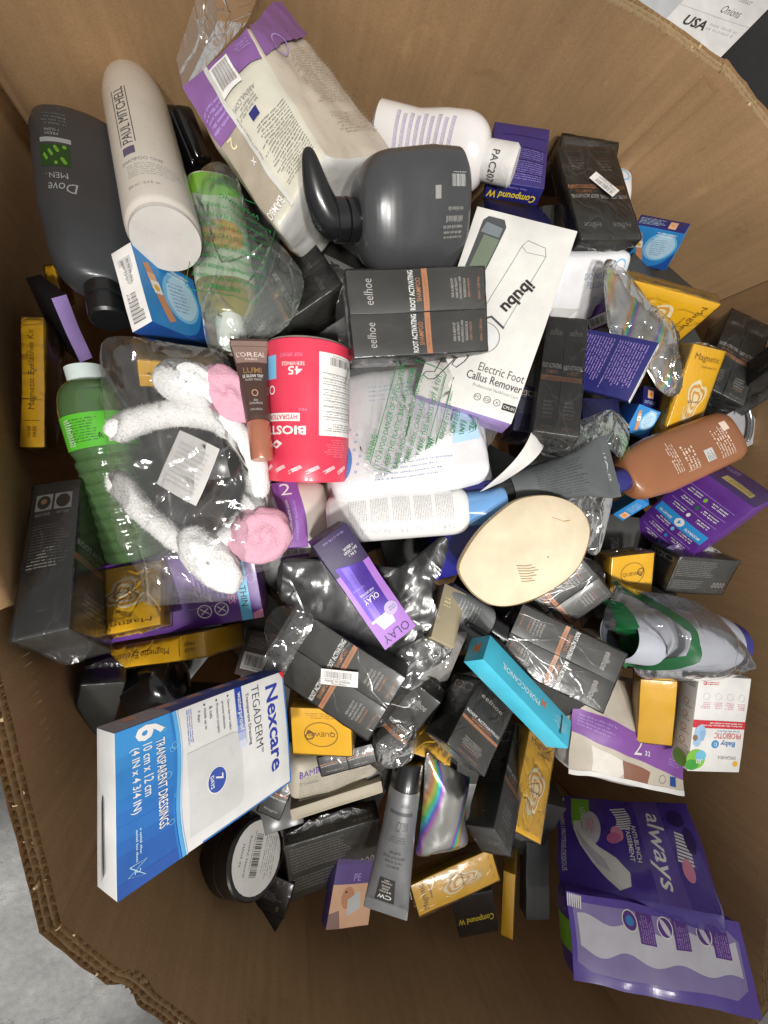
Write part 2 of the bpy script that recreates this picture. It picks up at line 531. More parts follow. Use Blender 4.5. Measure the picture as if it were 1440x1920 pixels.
def face_map(face, w, h, d, warp, off=(0, 0, 0)):
    o = Vector(off)
    def fn(u, v, g):
        a, b = u - .5, v - .5
        if face == 'front': p = Vector((a * w, b * h, d / 2)); n = Vector((0, 0, 1))
        elif face == 'back': p = Vector((-a * w, b * h, -d / 2)); n = Vector((0, 0, -1))
        elif face == 'right': p = Vector((w / 2, b * h, -a * d)); n = Vector((1, 0, 0))
        elif face == 'left': p = Vector((-w / 2, b * h, a * d)); n = Vector((-1, 0, 0))
        elif face == 'top': p = Vector((a * w, h / 2, -b * d)); n = Vector((0, 1, 0))
        else: p = Vector((a * w, -h / 2, b * d)); n = Vector((0, -1, 0))
        return o + warp(p) + n * g
    return fn
SEED = [0]
def body(parent, name, dims, base, faces=None, arts=None, off=(0, 0, 0), r=0.0006, bulge=0.0012, wob=0.0007, freq=9.0, cell=0.014, twist=0.0, smooth=True, lname='lettering'):
    w, h, d = dims
    SEED[0] += 1
    if r < .002 and 0 < wob < .002:
        k_ = random.Random(SEED[0] * 13)
        wob *= k_.uniform(.7, 2.6); freq *= k_.uniform(1, 2.4); twist += k_.gauss(0, .008)
        if not isinstance(bulge, tuple): bulge *= k_.uniform(.3, 1.9) * k_.choice((1, 1, -.6))
    bl = bulge if isinstance(bulge, tuple) else (bulge * min(1, h / w) * .7, bulge * .5, bulge)
    warp = make_warp(w, h, d, bl, wob, SEED[0], freq=freq, twist=twist)
    V, Fc, fi = rbox(w, h, d, r, cell, warp)
    mats = [base]; fmi = [0] * 6
    for k, m in (faces or {}).items():
        if m not in mats: mats.append(m)
        fmi[FN[k]] = mats.index(m)
    o = mesh_obj(name, [v + Vector(off) for v in V], Fc, mats, parent, [fmi[f] for f in fi], smooth)
    if smooth and r < 0.003:
        o.data.set_sharp_from_angle(angle=math.radians(50))
    for face, art in (arts or {}).items():
        art.build(o, face_map(face, w, h, d, warp, off), lname)
    return o, warp
def wrap_film(parent, dims, seed=1, gap=0.0009, ears=True, name='shrink_wrap', m=None, ends=('y',), ear=0.012):
    """tight clear film around a carton, with puckered ends"""
    w, h, d = (x + 2 * gap for x in dims)
    off = Vector((seed * 5.1, seed * 2.3, seed))
    base = make_warp(w, h, d, (0.0015, 0.001, 0.0015), 0.0, seed)
    def warp(p):
        q = base(p)
        nv = noise.noise_vector(q * 38 + off)
        n2 = noise.noise_vector(q * 95 + off)
        out = Vector((max(-1, min(1, p[0] / (w / 2))) ** 5, max(-1, min(1, p[1] / (h / 2))) ** 5, max(-1, min(1, p[2] / (d / 2))) ** 5))
        k = (abs(nv.x) * .0011 + abs(n2.y) * .0006)
        return q + out * k
    V, Fc, fi = rbox(w, h, d, 0.0016, 0.008, warp)
    # film tails beyond the two ends
    if ears:
        rnd = random.Random(seed)
        for sgn in (-1, 1):
            n = 14
            o = len(V)
            ln = ear * rnd.uniform(.6, 1.3)
            zz = rnd.uniform(-.2, .2) * d
            for i in range(n + 1):
                a = i / n - .5
                for j in range(4):
                    t = j / 3
                    taper = 1 - .55 * t * abs(a) * 2
                    nv = noise.noise_vector(Vector((a * w * 60, t * 3 + sgn, seed)) )
                    V.append(Vector((a * w * taper, sgn * (h / 2 + ln * t * (1 - .5 * abs(a))), zz * t + nv.z * .005 * t + d * .2 * (1 - t) * (1 if i % 2 else -1) * .3)))
            for i in range(n):
                for j in range(3):
                    p = o + i * 4 + j
                    Fc.append((p, p + 1, p + 5, p + 4)); fi.append(0)
    return mesh_obj(name, V, Fc, m or FILM(), parent, None, True)
def box_thing(id, name, label, cat, base, faces=None, arts=None, group=None, wrap=False, part='carton', **kw):
    t = BOX[id]
    root = thing(name, label, cat, t[0:3], Quaternion(t[3:7]), group)
    body(root, part, t[7:10], base, faces, arts, **kw)
    if wrap:
        wrap_film(root, t[7:10], seed=SEED[0])
    return root

# ---------------------------------------------------------------- lofts (bottles, tubes, jars)
def interp(st, t):
    if t <= st[0][0]: return st[0][1:]
    for a, b in zip(st, st[1:]):
        if t <= b[0]:
            f = (t - a[0]) / max(1e-9, b[0] - a[0])
            return tuple(x * (1 - f) + y * f for x, y in zip(a[1:], b[1:]))
    return st[-1][1:]
def sgnpow(v, e):
    return math.copysign(abs(v) ** e, v)
def loft_point(st, L, t, th, off=0.0):
    rx, rz, n = interp(st, t)
    e = 2 / n
    return Vector(((rx + off) * sgnpow(math.sin(th), e), t * L, (rz + off) * sgnpow(math.cos(th), e)))
def loft(parent, name, st, L, m, seg=44, extra=0, cap0=True, cap1=True, wob=0.0, seed=0, smooth=True, sharp=40, off=(0, 0, 0)):
    ts = []
    for a, b in zip(st, st[1:]):
        ts.append(a[0])
        for k in range(extra):
            ts.append(a[0] + (b[0] - a[0]) * (k + 1) / (extra + 1))
    ts.append(st[-1][0])
    V, Fc = [], []
    for t in ts:
        for i in range(seg):
            p = loft_point(st, L, t, 2 * math.pi * i / seg)
            if wob:
                p += noise.noise_vector(p * 30 + Vector((seed, 0, 0))) * wob
            V.append(p + Vector(off))
    n = len(ts)
    for k in range(n - 1):
        for i in range(seg):
            j = (i + 1) % seg
            Fc.append((k * seg + i, k * seg + j, (k + 1) * seg + j, (k + 1) * seg + i))
    if cap0: Fc.append(tuple(reversed(range(seg))))
    if cap1: Fc.append(tuple((n - 1) * seg + i for i in range(seg)))
    o = mesh_obj(name, V, Fc, m, parent, None, smooth)
    if smooth:
        o.data.set_sharp_from_angle(angle=math.radians(sharp))
    return o
def loft_map(st, L, t0, t1, span, mid=0.0):
    def fn(u, v, g):
        t = t0 + (t1 - t0) * v
        return loft_point(st, L, t, mid + (u - .5) * span, g)
    return fn
def axis_thing(id, name, label, cat, group=None):
    t = AX[id]
    return thing(name, label, cat, t[0:3], Quaternion(t[3:7]), group), t[7]
def rnd_shoulder(t0, t1, r0, r1, n=8, rz0=None, rz1=None, p0=2.0, p1=2.0):
    out = []
    rz0 = r0 if rz0 is None else rz0; rz1 = r1 if rz1 is None else rz1
    for i in range(n + 1):
        a = math.pi / 2 * i / n
        f = 1 - math.cos(a)
        out.append((t0 + (t1 - t0) * math.sin(a), r0 + (r1 - r0) * f, rz0 + (rz1 - rz0) * f, p0 + (p1 - p0) * f))
    return out

# ---------------------------------------------------------------- draped sheets and bags
def sheet_points(outline, spacing, seed):
    pts = [Vector((p[0], p[1])) for p in outline]
    dense = []
    for a, b in zip(pts, pts[1:] + pts[:1]):
        n = max(1, int((b - a).length / spacing))
        for i in range(n):
            dense.append(a.lerp(b, i / n))
    x0 = min(p.x for p in dense); x1 = max(p.x for p in dense); y0 = min(p.y for p in dense); y1 = max(p.y for p in dense)
    rnd = random.Random(seed)
    nb = len(dense)
    def inside(q):
        c = False
        for a, b in zip(dense, dense[1:] + dense[:1]):
            if (a.y > q.y) != (b.y > q.y) and q.x < (b.x - a.x) * (q.y - a.y) / (b.y - a.y) + a.x:
                c = not c
        return c
    def dist(q):
        return min((q - a).length for a in dense)
    inner = []
    y = y0
    row = 0
    while y < y1:
        x = x0 + (spacing / 2 if row % 2 else 0)
        while x < x1:
            q = Vector((x + rnd.uniform(-.2, .2) * spacing, y + rnd.uniform(-.2, .2) * spacing))
            if inside(q):
                dd = dist(q)
                if dd > spacing * .55:
                    inner.append((q, dd))
            x += spacing
        y += spacing * .87
        row += 1
    allp = dense + [q for q, _ in inner]
    dd = [0.0] * nb + [k for _, k in inner]
    r = geometry.delaunay_2d_cdt(allp, [(i, (i + 1) % nb) for i in range(nb)], [], 1, 1e-6)
    return r[0], r[2], r[3], dd, nb
def smooth_outline(o, n=4):
    P_ = [Vector(p) for p in o]; N_ = len(P_); out = []
    for a in range(N_):
        p0, p1, p2, p3 = P_[a - 1], P_[a], P_[(a + 1) % N_], P_[(a + 2) % N_]
        for i in range(n):
            t = i / n
            out.append(.5 * ((2 * p1) + (-p0 + p2) * t + (2 * p0 - 5 * p1 + 4 * p2 - p3) * t * t + (-p0 + 3 * p1 - 3 * p2 + p3) * t ** 3))
    return out
def pillow(parent, name, outline, m, bulge=0.02, reach=0.05, thick=0.02, wrinkle=0.004, freq=26, spacing=0.006, seed=1, bottom=True, zfun=None):
    vs, fs, orig, dd, nb = sheet_points(outline, spacing, seed)
    z0 = sum(p[2] for p in outline) / len(outline)
    off = Vector((seed * 4.4, seed * 9.1, 0))
    V, Fc = [], []
    nv = len(vs)
    def wr(x, y, k):
        q = Vector((x * freq, y * freq, k)) + off
        w_ = noise.noise_vector(q * .6)
        a = noise.noise(q + w_ * 1.4)
        b = noise.noise(q * 2.3 + w_ * 2)
        return (1 - 2 * abs(a)) * .7 + (1 - 2 * abs(b)) * .35
    for i, v in enumerate(vs):
        d = dd[orig[i][0]] if orig[i] else 0
        f = min(1, d / reach); f = f * (2 - f)
        z = z0 + bulge * f + wrinkle * wr(v.x, v.y, 1) * (.35 + .65 * f)
        if zfun: z += zfun(v.x, v.y) * f
        V.append(Vector((v.x, v.y, z)))
    Fc += [tuple(f) for f in fs]
    if bottom:
        for i, v in enumerate(vs):
            d = dd[orig[i][0]] if orig[i] else 0
            f = min(1, d / reach); f = f * (2 - f)
            V.append(Vector((v.x, v.y, V[i].z - thick * f - .0006)))
        Fc += [tuple(nv + k for k in reversed(f)) for f in fs]
    return mesh_obj(name, V, Fc, m, parent, None, True)
BOX={
 'E1':(0.1482,0.1847,0.7730, 0.6676,-0.0117,-0.0553,0.7423, 0.0865,0.1507,0.0450),
 'E2':(0.4512,0.4162,0.6986, 0.0356,0.0664,-0.1440,-0.9867, 0.0926,0.1621,0.0221),
 'EB':(0.4744,0.5111,0.6313, 0.9902,-0.0283,-0.1174,-0.0707, 0.0881,0.0269,0.0800),
 'CW1':(0.3270,0.4478,0.6892, 0.0865,-0.1174,0.1089,0.9833, 0.0773,0.0981,0.0250),
 'CW2':(0.3438,0.3819,0.6489, 0.9681,-0.2382,0.0364,0.0687, 0.1023,0.0449,0.0600),
 'IB':(0.2479,0.1904,0.7663, 0.9699,-0.0084,-0.1809,-0.1627, 0.1165,0.2269,0.0524),
 'NB':(0.4403,0.1625,0.7475, 0.4917,0.3511,-0.2384,-0.7603, 0.0765,0.0958,0.0206),
 'BA2':(0.6206,0.4078,0.6514, 0.7572,0.5254,-0.3880,-0.0116, 0.0751,0.0622,0.0258),
 'Y11':(0.5587,0.2647,0.7117, 0.5727,0.4310,0.3049,-0.6271, 0.0758,0.1498,0.0198),
 'Y13':(0.6153,0.1385,0.7285, 0.9835,0.1435,0.1098,0.0041, 0.0915,0.1331,0.0191),
 'B15':(0.7677,0.1671,0.7225, 0.5706,-0.2455,-0.7829,0.0335, 0.1455,0.0440,0.0450),
 'E14':(0.7429,0.2052,0.6918, 0.9423,-0.1271,-0.1375,-0.2776, 0.0720,0.1730,0.0450),
 'PB':(0.6555,-0.0489,0.7269, 0.2420,-0.5444,-0.2798,0.7528, 0.0915,0.1403,0.0881),
 'BLa':(0.5408,0.0981,0.7037, 0.9814,0.1310,-0.0322,-0.1366, 0.0420,0.0428,0.0346),
 'BLb':(0.4798,0.1095,0.6881, 0.9920,-0.1008,-0.0754,-0.0009, 0.0610,0.0364,0.0300),
 'BLc':(0.5737,0.1335,0.6890, 0.9846,-0.1032,-0.0749,-0.1194, 0.0285,0.0336,0.0300),
 'BC21':(0.4875,0.2596,0.6912, 0.6984,0.1509,-0.6884,0.1252, 0.0470,0.0321,0.0300),
 'BB43':(0.5539,-0.0348,0.6911, 0.7624,0.1378,-0.4312,0.4624, 0.0497,0.0201,0.0300),
 'Y44':(0.5266,-0.1427,0.7096, 0.9983,0.0445,-0.0198,0.0310, 0.0783,0.0655,0.0345),
 'E45':(0.6460,-0.1416,0.7224, 0.9875,0.1479,-0.0210,-0.0503, 0.1192,0.0628,0.0500),
 'E47':(0.3871,-0.1814,0.7080, 0.3921,-0.1139,-0.1458,0.9011, 0.0716,0.1560,0.0450),
 'E48':(0.3691,-0.2412,0.7512, 0.5181,0.0644,-0.1350,-0.8422, 0.0852,0.1549,0.0450),
 'MO':(0.2773,-0.2583,0.8017, 0.3864,0.1038,0.2933,0.8683, 0.1665,0.0345,0.0294),
 'Y51':(0.5939,-0.3746,0.7171, 0.9651,0.0661,-0.2495,0.0445, 0.0507,0.1197,0.0300),
 'PRO':(0.6715,-0.3870,0.7536, 0.0583,-0.0758,0.0162,0.9953, 0.0933,0.1543,0.0305),
 'OL':(0.0846,-0.1150,0.7734, 0.2853,-0.0163,-0.0218,-0.9581, 0.0426,0.1418,0.0521),
 'E55':(0.0604,-0.2232,0.7463, 0.8504,-0.1247,-0.1576,0.4863, 0.0867,0.1471,0.0450),
 'E56':(0.1595,-0.3381,0.6975, 0.9185,0.1084,-0.2643,-0.2733, 0.0398,0.1497,0.0450),
 'QW':(0.0444,-0.3018,0.7335, 0.0071,0.1573,0.0879,-0.9836, 0.0739,0.0677,0.0300),
 'TAN':(0.2028,-0.1740,0.7448, 0.9394,-0.2423,0.0334,-0.2401, 0.0344,0.0730,0.0200),
 'GRB':(0.2035,-0.2331,0.7186, 0.9768,0.1794,0.0902,-0.0739, 0.0502,0.0883,0.0300),
 'BK59':(0.2365,-0.3193,0.7532, 0.9044,-0.1653,0.0692,-0.3872, 0.0722,0.0876,0.0462),
 'E61':(0.2974,-0.4318,0.7351, 0.6744,-0.5742,-0.4545,-0.0951, 0.0397,0.1590,0.0450),
 'Y60':(0.3477,-0.4462,0.7286, 0.9169,-0.2031,0.1320,-0.3173, 0.0695,0.1315,0.0238),
 'Y64':(0.2603,-0.6488,0.6610, 0.6052,-0.1106,0.0376,0.7875, 0.0493,0.1416,0.0262),
 'Y65':(0.3857,-0.7427,0.6329, 0.9457,-0.0587,-0.3186,-0.0273, 0.0198,0.1090,0.0600),
 'CW66':(0.3105,-0.7386,0.6339, 0.1134,0.1083,0.1164,-0.9808, 0.0716,0.1186,0.0400),
 'PH':(0.0916,-0.6406,0.6422, 0.9647,-0.1785,0.1038,-0.1633, 0.0723,0.0865,0.0211),
 'BK68':(0.0665,-0.5810,0.6306, 0.9916,0.1245,0.0156,0.0300, 0.1418,0.1256,0.0276),
 'CR':(0.0705,-0.4619,0.6490, 0.9936,-0.0639,-0.0397,0.0848, 0.1336,0.0169,0.0600),
 'BAM':(0.0636,-0.3963,0.6725, 0.9879,0.0733,0.1238,-0.0584, 0.1347,0.0608,0.0500),
 'E70':(0.0786,-0.3608,0.7106, 0.1177,0.1104,-0.0483,-0.9857, 0.0734,0.0248,0.0400),
 'E85':(-0.0104,-0.4204,0.6736, 0.1964,-0.1473,0.0698,0.9669, 0.0324,0.0530,0.0500),
 'BK74':(-0.2379,-0.2916,0.6501, 0.9532,0.2267,0.1399,-0.1428, 0.0416,0.1617,0.0450),
 'Y75':(-0.1501,-0.2144,0.6584, 0.0887,0.2503,-0.1279,-0.9556, 0.1790,0.0277,0.0700),
 'PU76':(-0.1261,-0.1305,0.6750, 0.7482,0.0696,0.0159,-0.6597, 0.0955,0.1938,0.0500),
 'Y77':(-0.1709,-0.1320,0.7127, 0.0665,0.1144,-0.2177,-0.9670, 0.0816,0.0717,0.0209),
 'E78':(-0.2210,-0.0940,0.7176, 0.9467,-0.3115,0.0050,0.0824, 0.0422,0.1690,0.0931),
 'Y30':(-0.2903,0.1176,0.6100, 0.6861,-0.0608,0.0921,0.7191, 0.1650,0.0230,0.0487),
 'PU28':(-0.2769,0.2121,0.5880, 0.8201,0.4254,0.3529,0.1479, 0.0177,0.0899,0.0500),
 'Y29':(-0.2921,0.2718,0.5508, 0.9930,-0.0305,-0.0678,0.0918, 0.0131,0.0376,0.0300),
 'BA27':(-0.1237,0.1997,0.7048, 0.8672,-0.1122,0.4790,0.0771, 0.0825,0.0818,0.0281),
 'Y32':(-0.1167,0.1403,0.6843, 0.8936,-0.4091,0.1418,0.1183, 0.0881,0.0566,0.0300),
 'E25':(0.0126,0.2344,0.6500, 0.8254,0.0026,-0.2805,-0.4899, 0.0806,0.1438,0.0450),
 'BC83':(-0.0260,-0.2402,0.6567, 0.9555,-0.1743,-0.2133,-0.1058, 0.0648,0.0597,0.0300),
 'MBO':(0.5180,-0.2516,0.6963, 0.7904,0.1250,-0.5566,0.2234, 0.0608,0.0437,0.0300),
 'NX':(-0.0696,-0.2457,0.8450, 0.6448,-0.3416,0.1579,-0.6653, 0.1084,0.1556,0.0322),
 'AL1':(0.5950,-0.6760,0.6864, 0.4616,-0.1325,-0.6638,-0.5734, 0.1546,0.2279,0.0600),
 'AL2':(0.5533,-0.7359,0.7646, 0.9363,-0.2885,-0.1836,-0.0794, 0.2549,0.1010,0.0570),
 'DI2':(0.5742,-0.4389,0.6670, 0.9782,-0.1404,-0.0572,-0.1420, 0.2210,0.1589,0.0600),
 'P79':(0.0186,-0.0477,0.6979, 0.9858,-0.0841,0.1397,0.0412, 0.0708,0.0929,0.0500),
 'WP1':(0.1457,0.0653,0.7323, 0.9673,-0.2139,-0.1294,0.0422, 0.1867,0.1652,0.0400),
 'WP2':(0.1628,0.0234,0.7042, 0.9719,-0.1753,-0.1551,0.0238, 0.2116,0.1177,0.0400),
 'WP9':(0.4485,0.3033,0.6771, 0.9481,0.3051,-0.0417,0.0792, 0.1188,0.0916,0.0500),
 'WPb':(0.5390,0.4685,0.6445, 0.9995,-0.0282,0.0098,-0.0120, 0.0412,0.0792,0.0400),
 'BLK3':(-0.1274,0.4552,0.5880, 0.9016,0.1032,0.3335,0.2553, 0.0337,0.0664,0.0600),
 'TAB':(-0.0245,-0.6267,0.6128, 0.9633,-0.0983,-0.1823,-0.1708, 0.0652,0.0470,0.0500),
 'TAG':(-0.0947,0.0162,0.7624, 0.9298,-0.0301,-0.3029,-0.2068, 0.0598,0.0622,0.0010),
 'E22':(0.3503,0.1287,0.7589, 0.9487,-0.2040,-0.2017,-0.1327, 0.0505,0.1840,0.0450),
 'E22b':(0.3124,0.0914,0.7337, 0.9811,-0.1130,-0.1072,-0.1151, 0.0245,0.0640,0.0400),
 'NV':(0.2393,-0.0828,0.7152, 0.9665,0.2157,0.1342,0.0362, 0.0955,0.0856,0.0300),
 'Y79':(0.2044,-0.3899,0.6849, 0.9397,-0.2609,-0.0065,-0.2210, 0.0672,0.0406,0.0300),
 'GP':(0.4599,-0.7521,0.6035, 0.9887,-0.1068,-0.0945,-0.0459, 0.0456,0.1492,0.0300),
}
AX={
 'DOVE':(-0.2340,0.4342,0.6115,0.0708,-0.1469,-0.1533,-0.9746,0.2668),
 'PM':(-0.1108,0.2489,0.7415,0.9636,-0.2428,0.0484,0.1012,0.3275),
 'PUMP':(0.2039,0.3185,0.7514,0.5990,0.2399,-0.1320,0.7524,0.1284),
 'LOT':(0.1338,0.4749,0.6481,0.5772,0.4200,0.0545,-0.6982,0.1960),
 'GRN':(-0.1710,-0.0944,0.6750,0.9803,-0.0154,0.1693,0.1006,0.2314),
 'BOT':(-0.0774,0.3761,0.6470,0.0502,-0.0323,-0.1341,-0.9892,0.2298),
 'LOR':(-0.0200,0.0238,0.7780,0.9963,-0.0717,0.0182,0.0430,0.1289),
 'TUB':(0.0310,0.1506,0.7451,0.0064,-0.0318,-0.0320,0.9990,0.1478),
 'WHT':(0.0533,-0.0460,0.7251,0.7242,0.0397,-0.1078,-0.6800,0.2197),
 'BRN':(0.6897,0.0760,0.7429,0.5777,-0.1149,0.1111,0.8004,0.2297),
 'TUBE':(0.2515,-0.0187,0.7491,0.7740,0.0427,-0.1327,-0.6176,0.1750),
 'CWT':(0.1712,-0.4009,0.6960,0.0932,-0.2062,0.0948,0.9694,0.2042),
 'PMP2':(0.2091,-0.1578,0.7178,0.4712,0.0354,-0.1002,-0.8756,0.1065),
 'JAR':(-0.0927,-0.5598,0.6183,0.6180,0.0146,-0.5735,-0.5376,0.0730),
 'CUP':(0.4780,-0.2250,0.7524,0.6409,-0.1172,-0.1048,-0.7514,0.2349),
 'GLO':(-0.1853,-0.2735,0.6543,0.8350,0.0019,-0.1815,-0.5194,0.0572),
}
OUT={
 'PAD':[(0.1940,-0.0995,0.8000),(0.2037,-0.0763,0.8000),(0.2233,-0.0521,0.8000),(0.2470,-0.0331,0.8000),(0.2664,-0.0214,0.8000),(0.2864,-0.0165,0.8000),(0.3122,-0.0159,0.8000),(0.3391,-0.0223,0.8000),(0.3601,-0.0353,0.8000),(0.3712,-0.0518,0.8000),(0.3729,-0.0684,0.8000),(0.3669,-0.0894,0.8000),(0.3566,-0.1078,0.8000),(0.3379,-0.1232,0.8000),(0.3115,-0.1366,0.8000),(0.2855,-0.1450,0.8000),(0.2600,-0.1480,0.8000),(0.2400,-0.1459,0.8000),(0.2227,-0.1366,0.8000),(0.2069,-0.1222,0.8000)],
 'HB1':[(-0.1663,0.0444,0.7520),(-0.1530,0.0565,0.7520),(-0.1334,0.0653,0.7520),(-0.1110,0.0717,0.7520),(-0.0856,0.0712,0.7520),(-0.0623,0.0644,0.7520),(-0.0412,0.0463,0.7520),(-0.0291,0.0205,0.7520),(-0.0276,-0.0088,0.7520),(-0.0361,-0.0354,0.7520),(-0.0522,-0.0556,0.7520),(-0.0744,-0.0678,0.7520)],
 'HB2':[(-0.1695,0.0109,0.7450),(-0.1583,-0.0083,0.7450),(-0.1444,-0.0280,0.7450),(-0.1275,-0.0454,0.7450),(-0.1100,-0.0616,0.7450),(-0.0919,-0.0729,0.7450)],
 'HBE':[(-0.0906,0.0998,0.7600),(-0.0577,0.0931,0.7600),(-0.0762,-0.0826,0.7600),(-0.0249,-0.0573,0.7600),(-0.0437,-0.0784,0.7600)],
 'BAGH':[(-0.1702,0.1363,0.7520),(-0.1419,0.1455,0.7520),(-0.1033,0.1422,0.7520),(-0.0549,0.1339,0.7520),(-0.0484,0.0830,0.7520),(-0.0172,0.0030,0.7520),(0.0046,-0.0637,0.7520),(-0.0077,-0.0938,0.7520),(-0.0481,-0.1067,0.7520),(-0.0458,-0.1281,0.7520),(-0.0978,-0.1300,0.7520),(-0.1440,-0.1274,0.7520),(-0.1467,-0.0975,0.7520),(-0.1675,-0.0518,0.7520),(-0.1701,0.0134,0.7520),(-0.1708,0.0769,0.7520)],
 'BAGG':[(-0.0844,0.3232,0.7200),(-0.0665,0.3485,0.7200),(-0.0448,0.3417,0.7200),(-0.0290,0.3024,0.7200),(0.0082,0.2678,0.7200),(0.0289,0.2349,0.7200),(0.0096,0.1844,0.7200),(-0.0326,0.1563,0.7200),(-0.0728,0.1458,0.7200),(-0.0827,0.1808,0.7200),(-0.0859,0.2485,0.7200)],
 'BAGW':[(0.0727,0.1218,0.7750),(0.1367,0.1470,0.7750),(0.2093,0.1348,0.7750),(0.2311,0.0926,0.7750),(0.2569,0.0683,0.7750),(0.2323,0.0355,0.7750),(0.1903,0.0347,0.7750),(0.1118,0.0061,0.7750),(0.0932,0.0090,0.7750),(0.0753,0.0617,0.7750)],
 'HOLO1':[(0.4299,0.2926,0.7450),(0.4416,0.3052,0.7450),(0.4578,0.2964,0.7450),(0.4985,0.2642,0.7450),(0.5334,0.2452,0.7450),(0.5591,0.2244,0.7450),(0.5689,0.1882,0.7450),(0.5764,0.1349,0.7450),(0.5449,0.1303,0.7450),(0.5152,0.1629,0.7450),(0.4635,0.1973,0.7450),(0.4417,0.2178,0.7450)],
 'HOLO2':[(0.1914,-0.3885,0.7100),(0.2086,-0.4002,0.7100),(0.2517,-0.4317,0.7100),(0.2609,-0.4424,0.7100),(0.2528,-0.4994,0.7100),(0.2566,-0.5420,0.7100),(0.1971,-0.5429,0.7100),(0.1769,-0.5375,0.7100),(0.1824,-0.5057,0.7100),(0.1876,-0.4497,0.7100)],
 'BAGC':[(0.4716,-0.1504,0.7500),(0.5133,-0.1618,0.7500),(0.5711,-0.1718,0.7500),(0.6406,-0.1921,0.7500),(0.6832,-0.2263,0.7500),(0.7052,-0.2659,0.7500),(0.7024,-0.3035,0.7500),(0.6506,-0.3125,0.7500),(0.6039,-0.3125,0.7500),(0.5291,-0.2994,0.7500),(0.5060,-0.2701,0.7500),(0.4898,-0.2308,0.7500),(0.4551,-0.2131,0.7500),(0.4521,-0.1877,0.7500),(0.4628,-0.1720,0.7500)],
 'BAGT':[(0.3158,0.0551,0.7700),(0.3528,0.0704,0.7700),(0.3925,0.0863,0.7700),(0.4278,0.0976,0.7700),(0.4500,0.0863,0.7700),(0.4607,0.0642,0.7700),(0.4469,0.0338,0.7700),(0.4214,0.0482,0.7700),(0.3745,0.0350,0.7700),(0.3262,0.0342,0.7700)],
 'PAPC':[(0.2270,-0.0109,0.7800),(0.2910,0.0611,0.7800),(0.3197,0.0501,0.7800),(0.2629,0.0000,0.7800)],
 'BAGP':[(0.2926,-0.0293,0.7650),(0.3114,-0.0151,0.7650),(0.3332,-0.0007,0.7650),(0.3559,0.0042,0.7650),(0.3794,0.0005,0.7650),(0.4103,-0.0158,0.7650),(0.4411,-0.0135,0.7650),(0.4393,-0.0366,0.7650),(0.4236,-0.0958,0.7650),(0.4018,-0.0922,0.7650),(0.4063,-0.0590,0.7650),(0.3511,-0.0203,0.7650),(0.3116,-0.0223,0.7650)],
 'BAGO':[(-0.0036,-0.0884,0.7550),(0.0316,-0.0881,0.7550),(0.0927,-0.0957,0.7550),(0.1344,-0.1026,0.7550),(0.1656,-0.0856,0.7550),(0.1901,-0.0679,0.7550),(0.2003,-0.0754,0.7550),(0.1931,-0.1059,0.7550),(0.1785,-0.1430,0.7550),(0.2100,-0.2141,0.7550),(0.1643,-0.2430,0.7550),(0.1396,-0.2446,0.7550),(0.0922,-0.2055,0.7550),(0.0433,-0.1728,0.7550),(0.0118,-0.1433,0.7550),(-0.0064,-0.1289,0.7550)],
 'BLI':[(0.7197,0.1132,0.6900),(0.7389,0.1394,0.6900),(0.7945,0.1584,0.6900),(0.8482,0.0837,0.6900),(0.8396,0.0752,0.6900),(0.7605,0.0454,0.6900),(0.7187,0.0751,0.6900)],
 'DI':[(-0.0260,0.4579,0.7550),(-0.0913,0.4062,0.7300),(-0.0004,0.2722,0.7400),(0.0492,0.3416,0.7700),(0.0048,0.5595,0.6900),(-0.0563,0.4162,0.6300),(0.0396,0.2922,0.6400),(0.1608,0.4194,0.6900)],
 'RIM':[(-0.2116,-0.4127,0.8000),(0.0248,-0.7401,0.8000),(0.6669,-1.1321,0.8000),(0.7631,-0.8520,0.8000),(0.7534,-0.5991,0.8000),(0.8327,-0.0793,0.8000),(0.8355,0.3548,0.8000),(0.5460,0.5170,0.8000),(0.3619,0.5463,0.8000)],
 'PAPQ':[(0.4512,0.7010,0.6600),(0.7217,0.7083,0.6600),(0.9434,0.9349,0.6600),(0.6142,0.8895,0.6600)],
 'BX1':[(0.1294,-0.2117,0.7600),(0.1536,-0.1987,0.7600),(0.1798,-0.1912,0.7600),(0.2019,-0.2110,0.7600),(0.2081,-0.2294,0.7600),(0.1803,-0.2436,0.7600),(0.1504,-0.2591,0.7600),(0.1350,-0.2410,0.7600)],
 'BX2':[(0.1098,-0.3360,0.7420),(0.1385,-0.3156,0.7420),(0.1582,-0.3079,0.7420),(0.1644,-0.3384,0.7420),(0.1571,-0.3669,0.7420),(0.1314,-0.3729,0.7420),(0.1148,-0.3623,0.7420)],
 'BX3':[(-0.0285,-0.1978,0.7850),(-0.0030,-0.1537,0.7850),(0.0153,-0.1290,0.7850),(0.0309,-0.1511,0.7850),(0.0133,-0.1791,0.7850),(-0.0096,-0.2091,0.7850)],
}
